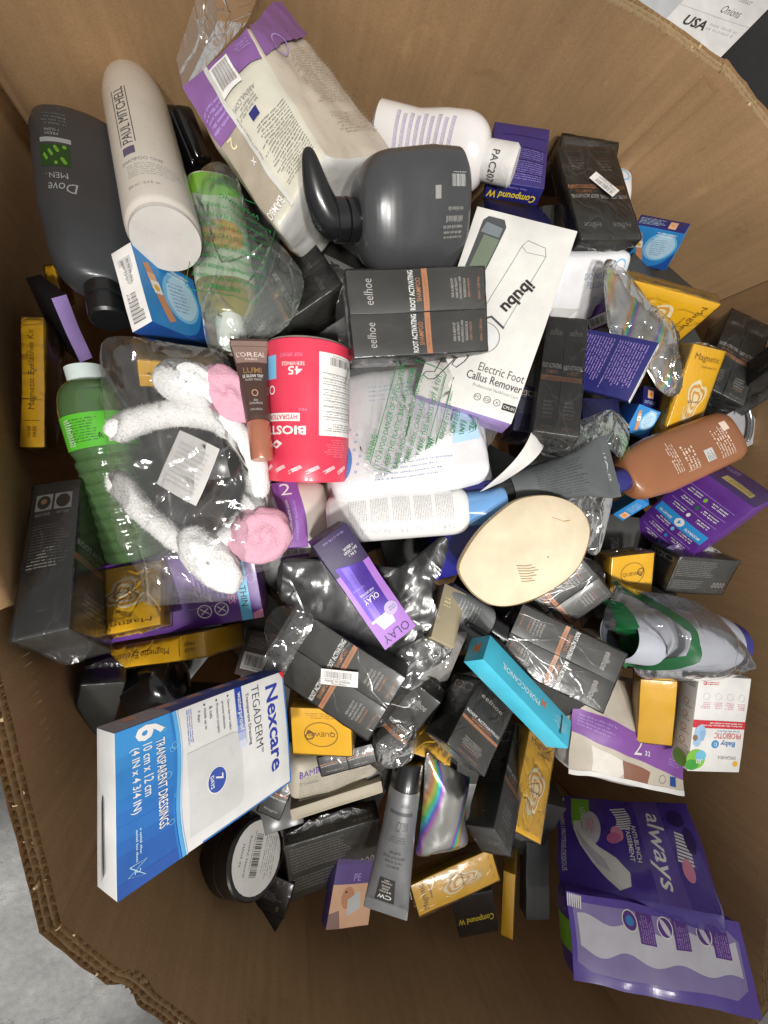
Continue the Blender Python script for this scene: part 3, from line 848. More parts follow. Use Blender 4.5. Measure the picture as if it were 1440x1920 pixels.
BURIED = {
 0: 'black carton beside the tall yellow eyelash box under the tip of the turquoise box',
 2: 'black carton beside the round black jar with a white barcode label on its face',
 3: 'black carton beside the wide black carton lying in the shade below the cream strip',
 5: 'black carton beside the narrow black wrapped carton standing beside the tall yellow eyelash box',
 9: 'black carton in the gap beside the cream carton seen edge-on below the cream nappy pack',
 11: 'black carton beside the shiny silver rainbow foil pouch beside the face wash tube',
 12: 'black carton beside the black wrapped carton with pale and copper bands under the turquoise box',
 16: 'black carton beside the glossy black bottle end in the gap above the dressing box',
 17: 'black carton beside the dull brown carton with a barcode above the dressing box',
 19: 'black carton beside the single black shampoo carton slanting up beside the grey face wash tube',
 20: 'black carton in the gap beside the plain glossy grey carton under the khaki carton',
 21: 'black carton beside the long turquoise hair oil box lying on the black cartons',
 23: 'black carton in the gap beside the yellow carton standing beside the white probiotic box',
 24: 'black carton beside the yellow eyelash box lying on edge below the purple liner carton',
 25: 'black carton beside the purple thin-liner carton with a pale blue band under the clear bag',
 27: 'black carton in the gap beside the flat khaki carton beside the purple cream box tip',
 28: 'black carton beside the small grey bottle with a black pump collar under the foam pad',
 30: 'black carton beside the dark wrapped shampoo twin pack partly covered by the cream foam pad',
 31: 'black carton in the gap beside the pale grey plastic cup inside the green-banded clear bag',
 33: 'black carton beside the crinkled black plastic bag under the slim purple cream box',
 34: 'black carton beside the white lotion bottle with a blue cap lying across the middle',
 35: 'black carton in the gap beside the navy carton edge under the white blue-capped lotion bottle',
 38: 'black carton in the gap beside the small blue bandage box below the tan lotion bottle',
 39: 'black carton beside the big purple carton with a blue level-four band at the right wall',
 40: 'black carton in the gap beside the blank white card tag lying inside the headband loop',
 41: 'black carton beside the small purple and white nappy pack below the red tub',
 44: 'black carton in the gap beside the second white wipes pack lying under the green-lettered one',
 45: 'black carton in the gap beside the curled white paper slip beside the dark grey tube',
 46: 'black carton beside the large cream moulded foam pad lying on top in the middle right',
 47: 'black carton beside the tan brown flat lotion bottle lying near the right wall',
 49: 'black carton beside the brown tint tube with a copper cap standing beside the red tub',
 50: 'black carton beside the white wipes pack with a blue disc under the green-lettered film',
 52: 'black carton beside the small dark navy carton end tucked under the white foot-care box',
 53: 'black carton beside the black shampoo twin pack standing upright beside the navy printed box',
 54: 'black carton beside the dark blue bandage box in shadow beside the upright twin pack',
 55: 'black carton beside the small bright blue bandage box just below the navy printed box',
 58: 'black carton beside the red drink mix tub with a white facts panel lying upside down',
 62: 'black carton beside the purple carton with a barcode between the wipes and the rainbow pouch',
 63: 'black carton in the gap beside the yellow eyelash box standing above the tan lotion bottle',
 65: 'black carton beside the pale green baby wash bottle upside down inside the green-lettered bag',
 66: 'black carton beside the dark grey pump bottle lying on its side above the twin pack',
 68: 'black carton beside the white foot callus remover box with outlined tool, lilac lower end',
 69: 'black carton beside the navy carton with a white barcode side beneath the dark purple box',
 71: 'black carton beside the yellow eyelash box with a white swirl behind the rainbow pouch',
}

# ---------------------------------------------------------------- palette
INK = mat('2e2b2a', .5); WHITE = mat('e8e6e2', .45); PAPER = mat('dcdad6', .7, bump=.05)
BLK = mat('353532', .42, coat=.15, var=.12); BLK2 = mat('1d1d1e', .35, coat=.25); SILV = mat('bdb9b3', .4); SILV2 = mat('8f8c88', .45)
COP = mat('b87d58', .4); COP2 = mat('8b5f45', .5)
YEL = mat('e8b01c', .36, coat=.3, var=.07); YEL2 = mat('c58d10', .4); BRN = mat('6b4312', .5); CREAM = mat('efe0b4', .45); ORNG = mat('dc8d18', .45)
NAVY = mat('24246a', .38, coat=.2); NAVY2 = mat('1b1c48', .4); LILAC = mat('a98fce', .42); PURP = mat('5b2a86', .4, coat=.2); PURPD = mat('3a2159', .42); VIO = mat('8a55a5', .4)
BLUE = mat('2f86c9', .4, coat=.2); BLUED = mat('1d4f9c', .42); SKY = mat('79bce4', .45); LBLUE = mat('b5d6ea', .5)
GRN = mat('3b9a34', .5); DGRN = mat('1f6b35', .45); LIME = mat('7dbb3a', .45); RED = mat('c92a37', .45); PINK = mat('d88aa8', .6); SKIN = mat('c58a63', .6); SKIN2 = mat('dcae8c', .6)
CRM = mat('d9d2c0', .5, bump=.03); TAUPE = mat('9a8f7c', .55); GREY = mat('8d8d8b', .5); LGREY = mat('c4c4c2', .5); DGREY = mat('4b4c4e', .45)
TURQ = mat('35a3bd', .38, coat=.25); GOLDT = mat('b79e6e', .35, metal=.5)
KRAFT = kraft_mat(); RAW = kraft_mat('raw_edge', 'bda27c')

# ---------------------------------------------------------------- art: the recurring cartons
def a_eel(seed=1, dim=False):
    A = Art(45, 150)
    t = SILV if not dim else SILV2
    A.text('eelhoe', 22.5, 129, t, h=9.5, w=27, shear=.12, bold=-.006)
    A.text('ROOT ACTIVATING', 22.5, 82, WHITE, h=6.2, w=41.5, bold=.024)
    A.text('SHAMPOO', 22.5, 74.6, COP, h=5.4, w=25, bold=.008)
    A.rect(0.3, 63.5, 44.4, 6.2, COP)
    A.text('STRENGTHEN HAIR ROOT', 22.5, 66.6, COP2, h=2.6, w=33)
    for i, (s, ww) in enumerate((('FOR A HELM OF', 18), ('HAIR AS MIGHTY', 19), ('VOLUMINOUS, AND', 22), ('VIGOROUS AS A', 19))):
        A.text(s, 22.5, 37 - i * 4.6, SILV, h=3.0, w=ww * 1.1)
    A.text('SPARTA WARRIOR', 22.5, 18.4, COP, h=2.6, w=20)
    A.text('100ml / 3.38 fl.oz', 22.5, 7, COP if not dim else SILV2, h=3, w=24)
    return A
def a_eelside(seed=1):
    A = Art(45, 150)
    for k in range(2):
        x = 5 + k * 18
        A.rect(x, 118, 16, 18, LGREY)
        A.ell(x + 8, 127, 6.4, 7.6, mat('3a2a22', .6))
        A.ell(x + 8, 128, 3 if k == 0 else .6, 3, SKIN if k == 0 else INK)
    A.text('BEFORE', 13, 113.5, SILV, h=3, w=14); A.text('AFTER', 31.5, 114.2, SILV, h=3, w=12)
    A.small(5, 58, 36, 46, 15, SILV2, seed=seed, fill=.38)
    A.text('100ml', 22, 20, SILV2, h=2.4)
    return A
def a_eellong(seed=4):
    A = Art(150, 45)
    A.small(6, 22, 96, 20, 9, SILV2, seed=seed, fill=.4)
    A.small(6, 6, 80, 12, 5, SILV2, seed=seed + 1, fill=.4)
    for i in range(4):
        A.ell(112 + i * 9, 12, 3.4, 3.4, SILV2, inner=.6)
    return A
def swirl(A, x, y, s, m1, m2, rot=0):
    c, n = math.cos(math.radians(rot)), math.sin(math.radians(rot))
    def tr(a, b): return (x + (a * c - b * n) * s, y + (a * n + b * c) * s)
    for k, f in enumerate((1.0, .82, .64, .46, .3)):
        pts = []
        for i in range(36):
            t = 2 * math.pi * i / 36
            r = 1 + .22 * math.sin(3 * t + .6) + .12 * math.sin(5 * t + k * .4)
            pts.append(tr(14 * f * r * math.cos(t), 27 * f * r * math.sin(t)))
        A.poly(pts, m1 if k % 2 == 0 else m2)
    for k in range(4):
        A.line([tr(-13 + k * 5 + 2 * math.sin(i * .6 + k), -34 + i * 3.2) for i in range(9)], .8 * s, m1)
def a_mag(seed=1):
    A = Art(70, 150)
    A.text('Magnetic', 35, 132, BRN, h=13, w=54)
    A.text('Eyelashes Kit', 44, 119, BRN, h=5, w=34, shear=.3)
    swirl(A, 36, 66, 1.25, CREAM, mat('d99a3f', .45))
    A.text('Quewel', 36, 62, BRN, h=6, w=26, shear=.35)
    for i in range(3):
        A.text(('1 pairs', '5 Magnets', 'no glue')[i], 14 + i * 21, 8, BRN, h=2.4)
    return A
def a_magspine(seed=1):
    A = Art(150, 28)
    A.text('Magnetic Eyelashes Kit', 88, 14, BRN, h=10, w=92, shear=.08)
    A.text('GLUE', 17, 18, BRN, h=4, w=13, shear=.15, bold=.01); A.text('FREE', 17, 11, BRN, h=4, w=13, shear=.15, bold=.01)
    A.rect(29, 5, .7, 18, BRN)
    return A
def a_magend():
    A = Art(70, 60)
    A.ell(35, 33, 20, 16, BRN, inner=.95)
    A.text('QUEWEL', 35, 32, BRN, h=6.5, w=34)
    A.text('Q', 48, 34, BRN, h=13, shear=.3)
    A.small(12, 6, 46, 8, 3, BRN, seed=2, fill=.35)
    return A
def a_spine_v():
    A = Art(28, 150)
    A.text('Magnetic Eyelashes', 14, 88, BRN, h=6, w=92, rot=90, shear=.1)
    for y in (12, 40):
        A.ell(14, y, 1.6, 1.6, BRN)
    A.small(4, 118, 20, 12, 4, BRN, seed=5, fill=.35)
    return A
def a_bandage():
    A = Art(80, 80)
    A.rect(0, 0, 80, 80, BLUE)
    A.quad((30, 0), (80, 0), (80, 40), (60, 0), BLUED)
    A.ell(52, 46, 24, 30, SKY, rot=-25)
    A.ell(53, 46, 20, 26, LBLUE, rot=-25)
    A.small(40, 28, 26, 34, 8, BLUED, rot=8, seed=4, fill=.3)
    A.quad((8, 64), (16, 68), (34, 14), (24, 8), SKIN)
    A.quad((10, 56), (20, 58), (24, 42), (13, 40), SKIN2)
    A.rect(15, 36, 11, 13, WHITE, rot=12); A.ell(19, 43, 3.4, 3.4, YEL)
    A.small(40, 68, 34, 9, 2, WHITE, seed=8)
    return A
def a_bandend():
    A = Art(28, 80)
    A.barcode(3, 8, 30, 18, INK, rot=90, seed=6) if False else None
    A.rect(5, 44, 17, 26, LGREY); A.text('MIS-CL-8888', 10, 57, INK, h=3.4, w=22, rot=90); A.text('EXP 06-06-06', 17, 57, INK, h=3.4, w=22, rot=90)
    for i in range(22):
        A.rect(5, 6 + i * 1.35, 17, .4 + .5 * ((i * 7) % 3 == 0), INK)
    return A

NI = [0]
def eel_pair(id, label, seed=1, group='shrink-wrapped twin packs of black shampoo cartons', art=True, side=None, sticker=None, dim=False, bottom=None, ear=.012):
    t = BOX[id]
    root = thing('carton_twin_pack', label, 'carton pack', t[0:3], Quaternion(t[3:7]), group)
    w, h, d = t[7:10]
    for k in (-1, 1):
        body(root, 'carton', (w / 2 - .0006, h, d), BLK, None, {'front': a_eel(seed, dim)} if art else None, off=(k * w / 4, 0, 0), bulge=.001, wob=.0008)
    f = wrap_film(root, (w, h, d), seed=seed + 11, ear=ear)
    if sticker:
        x, y, rot = sticker
        A = Art(w * 1000, h * 1000)
        c, s = math.cos(math.radians(rot)), math.sin(math.radians(rot))
        x, y = x - 22 * c + 9 * s, y - 22 * s - 9 * c
        A.rect(x, y, 44, 18, WHITE, rot)
        A.barcode(x + 2 * c - 6.5 * s * 1, y + 2 * s + 6.5 * c, 36, 10, INK, None, rot, seed=seed)
        A.text('MADE IN CHINA', x + 20 * c - 4.6 * s, y + 20 * s + 4.6 * c, INK, h=2.3, w=30, rot=rot)
        A.text('Root Boots', x + 22 * c - 1.9 * s, y + 22 * s + 1.9 * c, INK, h=1.8, w=18, rot=rot)
        A.build(f, lambda u, v, g: Vector(((u - .5) * w, (v - .5) * h, d / 2 + .0045 + g)), 'barcode_sticker')
    return root
def eel_one(id, label, face='front', art=None, seed=1, group='single black shampoo cartons', wrap=True, arts=None, base=None):
    t = BOX[id]
    root = thing('shampoo_carton', label, 'carton', t[0:3], Quaternion(t[3:7]), group)
    a = arts if arts is not None else {face: art or a_eel(seed)}
    body(root, 'carton', t[7:10], base or BLK, None, a)
    if wrap: wrap_film(root, t[7:10], seed=seed + 31)
    return root
def mag(id, label, kind='front', seed=1, wrap=True, extra=None):
    t = BOX[id]
    root = thing('eyelash_carton', label, 'carton', t[0:3], Quaternion(t[3:7]), 'yellow eyelash kit cartons')
    a = {}
    if kind == 'front': a = {'front': a_mag(seed), 'left': a_spine_v()}
    elif kind == 'spine': a = {'front': a_magspine(), 'bottom': a_mag() if False else None}
    elif kind == 'end': a = {'front': a_magend()}
    a = {k: v for k, v in a.items() if v}
    if extra: a.update(extra)
    body(root, 'carton', t[7:10], YEL, None, a)
    if wrap: wrap_film(root, t[7:10], seed=seed + 51, ear=.006)
    return root

# ================================================================= SETTING
floor = mesh_obj('floor', [(-9, -9, 0), (9, -9, 0), (9, 9, 0), (-9, 9, 0)], [(0, 1, 2, 3)], concrete_mat())
tag(floor, kind='structure')

# ---- the octagonal corrugated bin: four liners and three rows of fluting per panel
RIMZ = .80
PANELS = [[(-.212, -.413), (.025, -.740)], [(.025, -.740), (.60, -1.0)], [(.60, -1.0), (.768, -.88)], [(.768, -.88), (.757, -.74), (.80, -.30), (.836, .355)],
          [(.836, .355), (.546, .517)], [(.546, .517), (.362, .546), (.03, .565), (-.30, .445)], [(-.30, .445), (-.305, .15), (-.245, -.155), (-.212, -.413)]]
bin_root = thing('cardboard_bin', 'large open octagonal corrugated cardboard bin holding all the jumbled goods', 'bin', (.27, -.2, 0))
BR = Vector((.27, -.2, 0))
def panel_samples(poly, step):
    pts = [Vector(p) for p in poly]
    if len(pts) > 2:                       # soften the bowed panels
        fine = []
        n = 24
        for a, p in enumerate(pts[:-1]):
            p0 = pts[max(0, a - 1)]; p1 = pts[a]; p2 = pts[a + 1]; p3 = pts[min(len(pts) - 1, a + 2)]
            for i in range(n):
                t = i / n
                fine.append(.5 * ((2 * p1) + (-p0 + p2) * t + (2 * p0 - 5 * p1 + 4 * p2 - p3) * t * t + (-p0 + 3 * p1 - 3 * p2 + p3) * t ** 3))
        fine.append(pts[-1])
        pts = fine
    L = [0]
    for a, b in zip(pts, pts[1:]): L.append(L[-1] + (b - a).length)
    n = max(2, int(L[-1] / step))
    out = []
    k = 0
    for i in range(n + 1):
        s = L[-1] * i / n
        while k < len(pts) - 2 and L[k + 1] < s: k += 1
        f = (s - L[k]) / max(1e-9, L[k + 1] - L[k])
        p = pts[k].lerp(pts[k + 1], f)
        tdir = (pts[k + 1] - pts[k]).normalized()
        out.append((s, p, Vector((tdir.y, -tdir.x))))       # outward normal (list runs counter-clockwise)
    return out, L[-1]
def low_out(s, L, pi):
    e = math.sin(math.pi * s / L)
    return {6: .085, 5: .012, 3: .02, 4: .008}.get(pi, .006) * e
for pi, poly in enumerate(PANELS):
    smp, L = panel_samples(poly, .0014)
    def rimz(s, lay):
        z = RIMZ + noise.noise(Vector((s * 9, pi * 3.3, 0))) * .003 + noise.noise(Vector((s * 50, pi * 3.3, lay * 2))) * .0012 + noise.noise(Vector((s * 240, pi, lay * 5))) * .0008
        dent = max(0, noise.noise(Vector((s * 14, pi * 7.7, 4))) - .38)
        return z - dent * .025 * (1 if lay in (0, 3) else .4)
    TH = (.0, .0062, .0124, .0180)
    nb0 = Vector(PANELS[pi - 1][-1]) - Vector(PANELS[pi - 1][-2]); nb1 = Vector(PANELS[(pi + 1) % 7][1]) - Vector(PANELS[(pi + 1) % 7][0])
    def mitre(v, nrm):
        v = v.normalized(); o_ = Vector((v.y, -v.x)); m_ = (o_ + nrm)
        return m_ * (2 / max(.3, m_.length_squared))
    m0, m1 = mitre(nb0, smp[0][2]), mitre(nb1, smp[-1][2])
    fixed = []
    for s, p, nrm in smp:
        k0, k1 = max(0, 1 - s / .03), max(0, 1 - (L - s) / .03)
        fixed.append((s, p, nrm * (1 - k0 - k1) + m0 * k0 + m1 * k1))
    smp = fixed
    # inner and outer liner: whole-height sheets
    V, Fc = [], []
    coarse = smp[::6] + ([smp[-1]] if (len(smp) - 1) % 6 else [])
    zs = [0, .004, .02, .06, .12, .2, .3, .45, .8]
    def wall(lay, flip, bot=0.0):
        o = len(V)
        for s, p, nrm in coarse:
            zt = rimz(s, lay)
            for dz in zs:
                z = max(bot, zt + (RIMZ - .06 - zt) * dz / .06 if dz < .06 else RIMZ - dz)
                f = min(1, max(0, (RIMZ - .05 - z) / .3))
                dd = TH[lay] + low_out(s, L, pi) * f
                dd += (noise.noise(Vector((s * 5, z * 5, pi))) * .010 + noise.noise(Vector((s * 16, z * 3, pi + 3))) * .0010) * min(1, max(0, dz - .05) * 6)
                V.append((p.x + nrm.x * dd - BR.x, p.y + nrm.y * dd - BR.y, z))
        m = len(zs)
        for i in range(len(coarse) - 1):
            for j in range(m - 1):
                q = o + i * m + j
                f = (q, q + 1, q + m + 1, q + m)
                Fc.append(f if flip else tuple(reversed(f)))
    wall(0, True); wall(3, False)
    pan = mesh_obj('wall_panel', V, Fc, KRAFT, bin_root, None, True)
    # middle liners and fluting, visible at the torn top edge
    for lay in (1, 2):
        V2, F2 = [], []
        for s, p, nrm in smp[::2]:
            for zz in (rimz(s, lay), RIMZ - .042):
                V2.append((p.x + nrm.x * TH[lay] - BR.x, p.y + nrm.y * TH[lay] - BR.y, zz))
        for i in range(len(V2) // 2 - 1):
            F2.append((2 * i, 2 * i + 1, 2 * i + 3, 2 * i + 2))
        mesh_obj('liner', V2, F2, RAW, pan)
    for lay in range(3):
        V2, F2 = [], []
        per = (.0098, .0100, .0085)[lay]
        for s, p, nrm in smp:
            ph = s / per + .3 * noise.noise(Vector((s * 8, lay, pi)))
            tri = 2 * abs(2 * (ph - math.floor(ph + .5))) - 1
            dd = TH[lay] + .0030 + .0028 * max(-1, min(1, tri * 1.2))
            crush = max(0, noise.noise(Vector((s * 26, lay * 9, pi))) - .15) * .008
            dd = max(TH[lay] + .0004, min(TH[lay] + .0058, dd + .0018 * noise.noise(Vector((s * 70, lay * 3, pi * 2)))))
            for zz in (rimz(s, lay + .5) - .0008 - crush - .0016 * abs(noise.noise(Vector((s * 330, lay, pi)))), RIMZ - .042):
                V2.append((p.x + nrm.x * dd - BR.x, p.y + nrm.y * dd - BR.y, zz))
        for i in range(len(V2) // 2 - 1):
            F2.append((2 * i, 2 * i + 1, 2 * i + 3, 2 * i + 2))
        mesh_obj('fluting', V2, F2, RAW, pan)
    # torn paper shreds along the cut edge
    V2, F2 = [], []
    rs = random.Random(pi + 40)
    for _ in range(int(L * 26)):
        s, p, nrm = smp[rs.randrange(len(smp))]
        tx = Vector((-nrm.y, nrm.x)).normalized(); w_ = rs.uniform(.0015, .007); hh = rs.uniform(.001, .006); o_ = rs.uniform(.001, .018); ln_ = rs.uniform(-.006, .006)
        z0 = rimz(s, 0) - .002; q = len(V2)
        for k_ in range(4):
            f_ = k_ / 3
            for sg in (-1, 1):
                e = p + tx * sg * w_ * (1 - .7 * f_) * .5 + nrm.normalized() * (o_ + ln_ * f_ * f_)
                V2.append((e.x - BR.x, e.y - BR.y, z0 + hh * math.sin(f_ * 1.9)))
        for k_ in range(3): F2.append((q + 2 * k_, q + 2 * k_ + 1, q + 2 * k_ + 3, q + 2 * k_ + 2))
    mesh_obj('torn_paper', V2, F2, RAW, pan)['kind'] = 'stuff'
# lap joint: the extra layer glued inside the side panel
smp, L = panel_samples(PANELS[6], .02)
V, Fc = [], []
seg = [q for q in smp if -.115 < q[1].y < .43]
for s, p, nrm in seg:
    for z in (.798, .78, .7, .6, .5, .35, .1):
        f = min(1, max(0, (RIMZ - .05 - z) / .3))
        dd = low_out(s, L, 6) * f - .0075 + noise.noise(Vector((s * 5, z * 5, 6))) * .010 * min(1, max(0, RIMZ - z - .05) * 6)
        V.append((p.x + nrm.x * dd - BR.x, p.y + nrm.y * dd - BR.y, z + noise.noise(Vector((s * 30, z, 1))) * .001))
for i in range(len(seg) - 1):
    for j in range(6):
        q = i * 7 + j
        Fc.append((q, q + 1, q + 8, q + 7))
o = mesh_obj('glue_flap', V, Fc, KRAFT, bin_root, None, True)
sol = o.modifiers.new('thickness', 'SOLIDIFY'); sol.thickness = .004; sol.offset = -1
# upright crease strips at the corner behind the cartons
for (x, y), ang, wd in (((.546, .517), 0, .012),):
    V, Fc = [], []
    for z in (.79, .74, .68, .6, .5):
        for k, (a, g) in enumerate(((-.016, .0015), (-.007, .011), (.006, .012), (.016, .0015))):
            V.append((x + a * .95 - g * .25 - BR.x, y - a * .4 - g * .97 - BR.y, z))
    for i in range(4):
        for j in range(3):
            q = i * 4 + j
            Fc.append((q, q + 1, q + 5, q + 4))
    mesh_obj('corner_crease', V, Fc, KRAFT, bin_root, None, True)
bot = [p for poly in PANELS for p in poly[:-1]]
mesh_obj('bottom_sheet', [(x - BR.x, y - BR.y, .012) for x, y in bot], [tuple(range(len(bot)))], KRAFT, bin_root)

# ---- beyond the far rim: a black crate and a white carton with a printed sheet
cr = thing('storage_crate', 'black plastic crate standing behind the far rim of the bin', 'crate', (1.0, .95, 0))
BP = mat('151516', .5)
def simple_box(parent, name, c, dims, m, rz=0, r=.003, cell=.08, arts=None):
    o, w = body(parent, name, dims, m, None, arts, r=r, cell=cell, bulge=.001, wob=.001)
    o.location = c; o.rotation_euler = (0, 0, rz)
    return o
simple_box(cr, 'body', (0.02, -.1, .33), (.62, .6, .56), BP, .25, .01)
simple_box(cr, 'rim', (0.02, -.1, .635), (.66, .64, .045), BP, .25, .008)
wc = thing('white_carton', 'pale grey carton standing beyond the far rim under a printed sheet', 'carton', (.62, .98, 0))
WC = mat('b4b6b8', .5)
q0, q1, q2, q3 = (Vector(p) for p in OUT['PAPQ'])
cc = (q0 + q1 + q2 + q3) / 4
vv = []
for z in (.02, .655):
    for p in (q0, q1, q2, q3):
        e = cc + (p - cc) * 1.10
        vv.append((e.x - .62, e.y - .98, z))
mesh_obj('box', vv, [(3, 2, 1, 0), (4, 5, 6, 7), (0, 1, 5, 4), (1, 2, 6, 5), (2, 3, 7, 6), (3, 0, 4, 7)], WC, wc)
ps = thing('printed_sheet', 'white printed sheet reading USA and Onions lying beyond the far rim', 'paper', cc)
def sheet_fn(u, v, g):
    p = (q0 * (1 - u) + q1 * u) * (1 - v) + (q3 * (1 - u) + q2 * u) * v
    return p - cc + Vector((0, 0, .0015 * math.sin(u * 5) * math.sin(v * 4) + g + .002))
A = Art(88, 88)
A.rect(0, 0, 88, 88, mat('c3c5c8', .5)); A.rect(40, 0, 48, 88, WHITE); A.text('USA', 57, 20, INK, h=7.5, w=15, bold=.03); A.text('Product', 71, 45, GREY, h=4, w=11, shear=.3); A.text('Onions', 70, 35, DGREY, h=6, w=13, shear=.2)
A.small(65, 18, 21, 7, 2, LGREY, seed=3); A.rect(40, 28, 48, .5, LGREY)
A.build(ps, sheet_fn, 'sheet')

# ================================================================= CARTONS
eel_pair('E1', 'black shampoo twin pack lying level on the white foot-care box, lettering reading upward', 1, dim=False)
eel_pair('E2', 'black shampoo twin pack with a slanted white barcode sticker by the far corner', 2, sticker=(38, 73, -50), dim=True)
eel_pair('E48', 'dusty black shampoo twin pack below the cream foam pad, under the turquoise box end', 3)
eel_pair('E55', 'black shampoo twin pack with a white barcode label under the purple cream box', 4, sticker=(46, 64, -62), ear=.03)
eel_pair('E22', 'black shampoo twin pack standing upright beside the navy printed box', 5)
eel_pair('E25', 'black shampoo twin pack wedged between the red tub and the pump bottle', 6, dim=True)
eel_pair('E14', 'dark shampoo twin pack half buried at the far right wall', 7, dim=True)
eel_pair('E47', 'dark wrapped shampoo twin pack partly covered by the cream foam pad', 8, dim=True)
eel_pair('E70', 'black carton tops showing two upside-down logos below the small yellow box', 9, dim=False)
eel_one('E56', 'single black shampoo carton slanting up beside the grey face wash tube', seed=3)
eel_one('E85', 'black carton corner with an upside-down logo under the dressing box', seed=4)
eel_one('E61', 'narrow black wrapped carton standing beside the tall yellow eyelash box', seed=5, arts={'front': a_eelside(6), 'right': a_eel(5)})
eel_one('E78', 'tall black carton with before and after pictures leaning on the left wall', seed=6, arts={'front': a_eelside(2), 'right': a_eel(6), 'left': a_eellong()})
eel_one('E45', 'black wrapped carton showing before and after pictures near the right wall', seed=7, arts={'front': a_eellong(3), 'left': a_eelside(4)})
eel_one('BK59', 'black wrapped carton with pale and copper bands under the turquoise box', seed=8, arts={'front': a_eel(3), 'left': a_eelside(8)})
eel_one('BK74', 'plain black wrapped carton standing between the dressing box and the left wall', seed=9, arts={})
eel_one('EB', 'black carton edge behind the stickered twin pack at the far wall', seed=10, arts={'front': a_eellong(5)})
eel_one('E22b', 'small dark navy carton end tucked under the white foot-care box', seed=12, arts={'front': a_eelside(9)}, base=NAVY2)
eel_one('B15', 'long dark carton with rows of small print and icons at the right wall', seed=11, arts={'front': a_eellong(7)})
eel_one('BK68', 'wide black carton lying in the shade below the cream strip', seed=13, arts={'front': a_eellong(9), 'top': a_eellong(8)})

mag('Y11', 'yellow eyelash box with a white swirl behind the rainbow pouch')
mag('Y13', 'yellow eyelash box standing above the tan lotion bottle', seed=2)
mag('Y60', 'tall yellow eyelash box under the tip of the turquoise box', seed=3)
mag('Y64', 'yellow eyelash box lying tilted in shade beside the face wash tube', seed=4, extra={'right': a_spine_v()})
mag('Y30', 'yellow eyelash box on edge against the left wall, spine lettering upward', 'spine', seed=5)
mag('Y75', 'yellow eyelash box lying on edge below the purple liner carton', 'spine', seed=6)
mag('Y77', 'yellow eyelash box lying upside down beside the tall before-and-after carton', seed=7)
mag('QW', 'small yellow box end with a round emblem beside the dressing box', 'end', seed=8)
mag('Y44', 'yellow box end with a ring emblem below the purple carton at right', 'end', seed=9)
mag('Y51', 'yellow carton standing beside the white probiotic box', 'none', seed=10, extra={'left': a_spine_v()})
mag('Y65', 'thin yellow carton edge deep in shade near the bin front', 'none', seed=11)
mag('Y29', 'yellow carton corner under the dark body wash bottle', 'none', seed=12)
mag('Y32', 'yellow carton seen through the clear bag of the headband', 'end', seed=13)

# white foot-care box
A = Art(100, 200)
A.poly([(12, 150), (20, 148), (28, 190), (26, 194), (16, 194), (12, 190)], LGREY)
A.poly([(6, 120), (24, 112), (34, 186), (30, 193), (14, 193), (10, 188)], DGREY)
A.poly([(9, 122), (23, 116), (31, 172), (15, 174)], mat('6f7a68', .3))
A.poly([(11, 176), (30, 174), (31, 184), (14, 187)], mat('9aa3a8', .25, metal=.6))
LN = mat('8a8a88', .5)
A.line([(54, 172), (58, 179), (76, 176), (79, 168)], .7, LN); A.line([(54, 172), (37, 96)], .6, LN); A.line([(79, 168), (62, 88)], .6, LN)
A.line([(54, 172), (60, 167), (79, 168)], .5, LN)
A.ell(46, 74, 17, 16, LN, inner=.95); A.ell(46, 73, 15.5, 14.5, mat('d6d6d4', .4)); A.line([(33, 87), (48, 96), (63, 88)], 2.2, DGREY)
A.text('ibubu', 66, 122, INK, h=13, w=37, rot=-116, bold=.03)
A.line([(2, 22), (8, 19), (14, 21), (20, 32), (26, 44), (31, 62)], .9, INK); A.line([(2, 22), (4, 26), (12, 28), (16, 46), (14, 60)], .9, INK)
A.line([(34, 60), (33, 52), (28, 46), (26, 40), (31, 38), (37, 46), (43, 62)], .9, INK)
A.text('Electric Foot', 75, 46, DGREY, h=8.5, w=46); A.text('Callus Remover', 71, 35.5, DGREY, h=8.5, w=56); A.text('Professional Nail&Foot Care', 75, 27, LN, h=3.2, w=46)
for i, s_ in enumerate(('FC', 'CE', 'X')):
    A.ell(60 + i * 10, 16, 3.6, 3.6, DGREY, inner=.84); A.text(s_, 60 + i * 10, 16, DGREY, h=2.8)
A.rect(86, 11, 13.5, 7, INK); A.text('CM-01', 92.5, 14.5, WHITE, h=3.2, w=11)
ib = box_thing('IB', 'foot_file_box', 'white foot callus remover box with outlined tool, lilac lower end', 'box', mat('d9d7d1', .42), {'bottom': LILAC, 'top': mat('8d6b74', .5)}, {'front': A}, bulge=.0015)

# dressing box
A = Art(108, 156)
NXW = mat('dcdbd9', .4); NB1 = mat('2b78c4', .42); NB2 = mat('1f5aa8', .42); NB3 = mat('5aa6dc', .42); NB0 = mat('25479a', .42)
GB = [mat(h_, .42) for h_ in ('3a8fd0', '3687ca', '327fc5', '2f77c0', '2c6fba', '2a67b3', '2a5fac', '2b57a5')]
edge = [(x, 46 + 2.4 * math.sin(x * .06) - 2.2 * math.sin(x * .025 + 1)) for x in range(0, 109, 9)]
for i in range(len(edge) - 1):
    A.quad((edge[i][0], 0), (edge[i + 1][0], 0), (edge[i + 1][0], edge[i + 1][1]), (edge[i][0], edge[i][1]), GB[min(7, int(i * 8 / 12))])
A.line([(x, y - 2.2) for x, y in edge], 2.6, NB3); A.line([(x, y - 5) for x, y in edge], 1.6, NB1); A.line([(x, y - .2) for x, y in edge], 1.0, LBLUE)
for i in range(6):
    A.ell(10 + (i * 17) % 70, 34 + (i * 5) % 9, 1.5 + (i % 3) * .5, 1.5 + (i % 3) * .5, SKY, inner=.8)
A.text('6', 7.5, 24, WHITE, h=21, w=11, bold=.03)
A.text('TRANSPARENT DRESSINGS', 47, 30.5, WHITE, h=6.6, w=63, bold=.008)
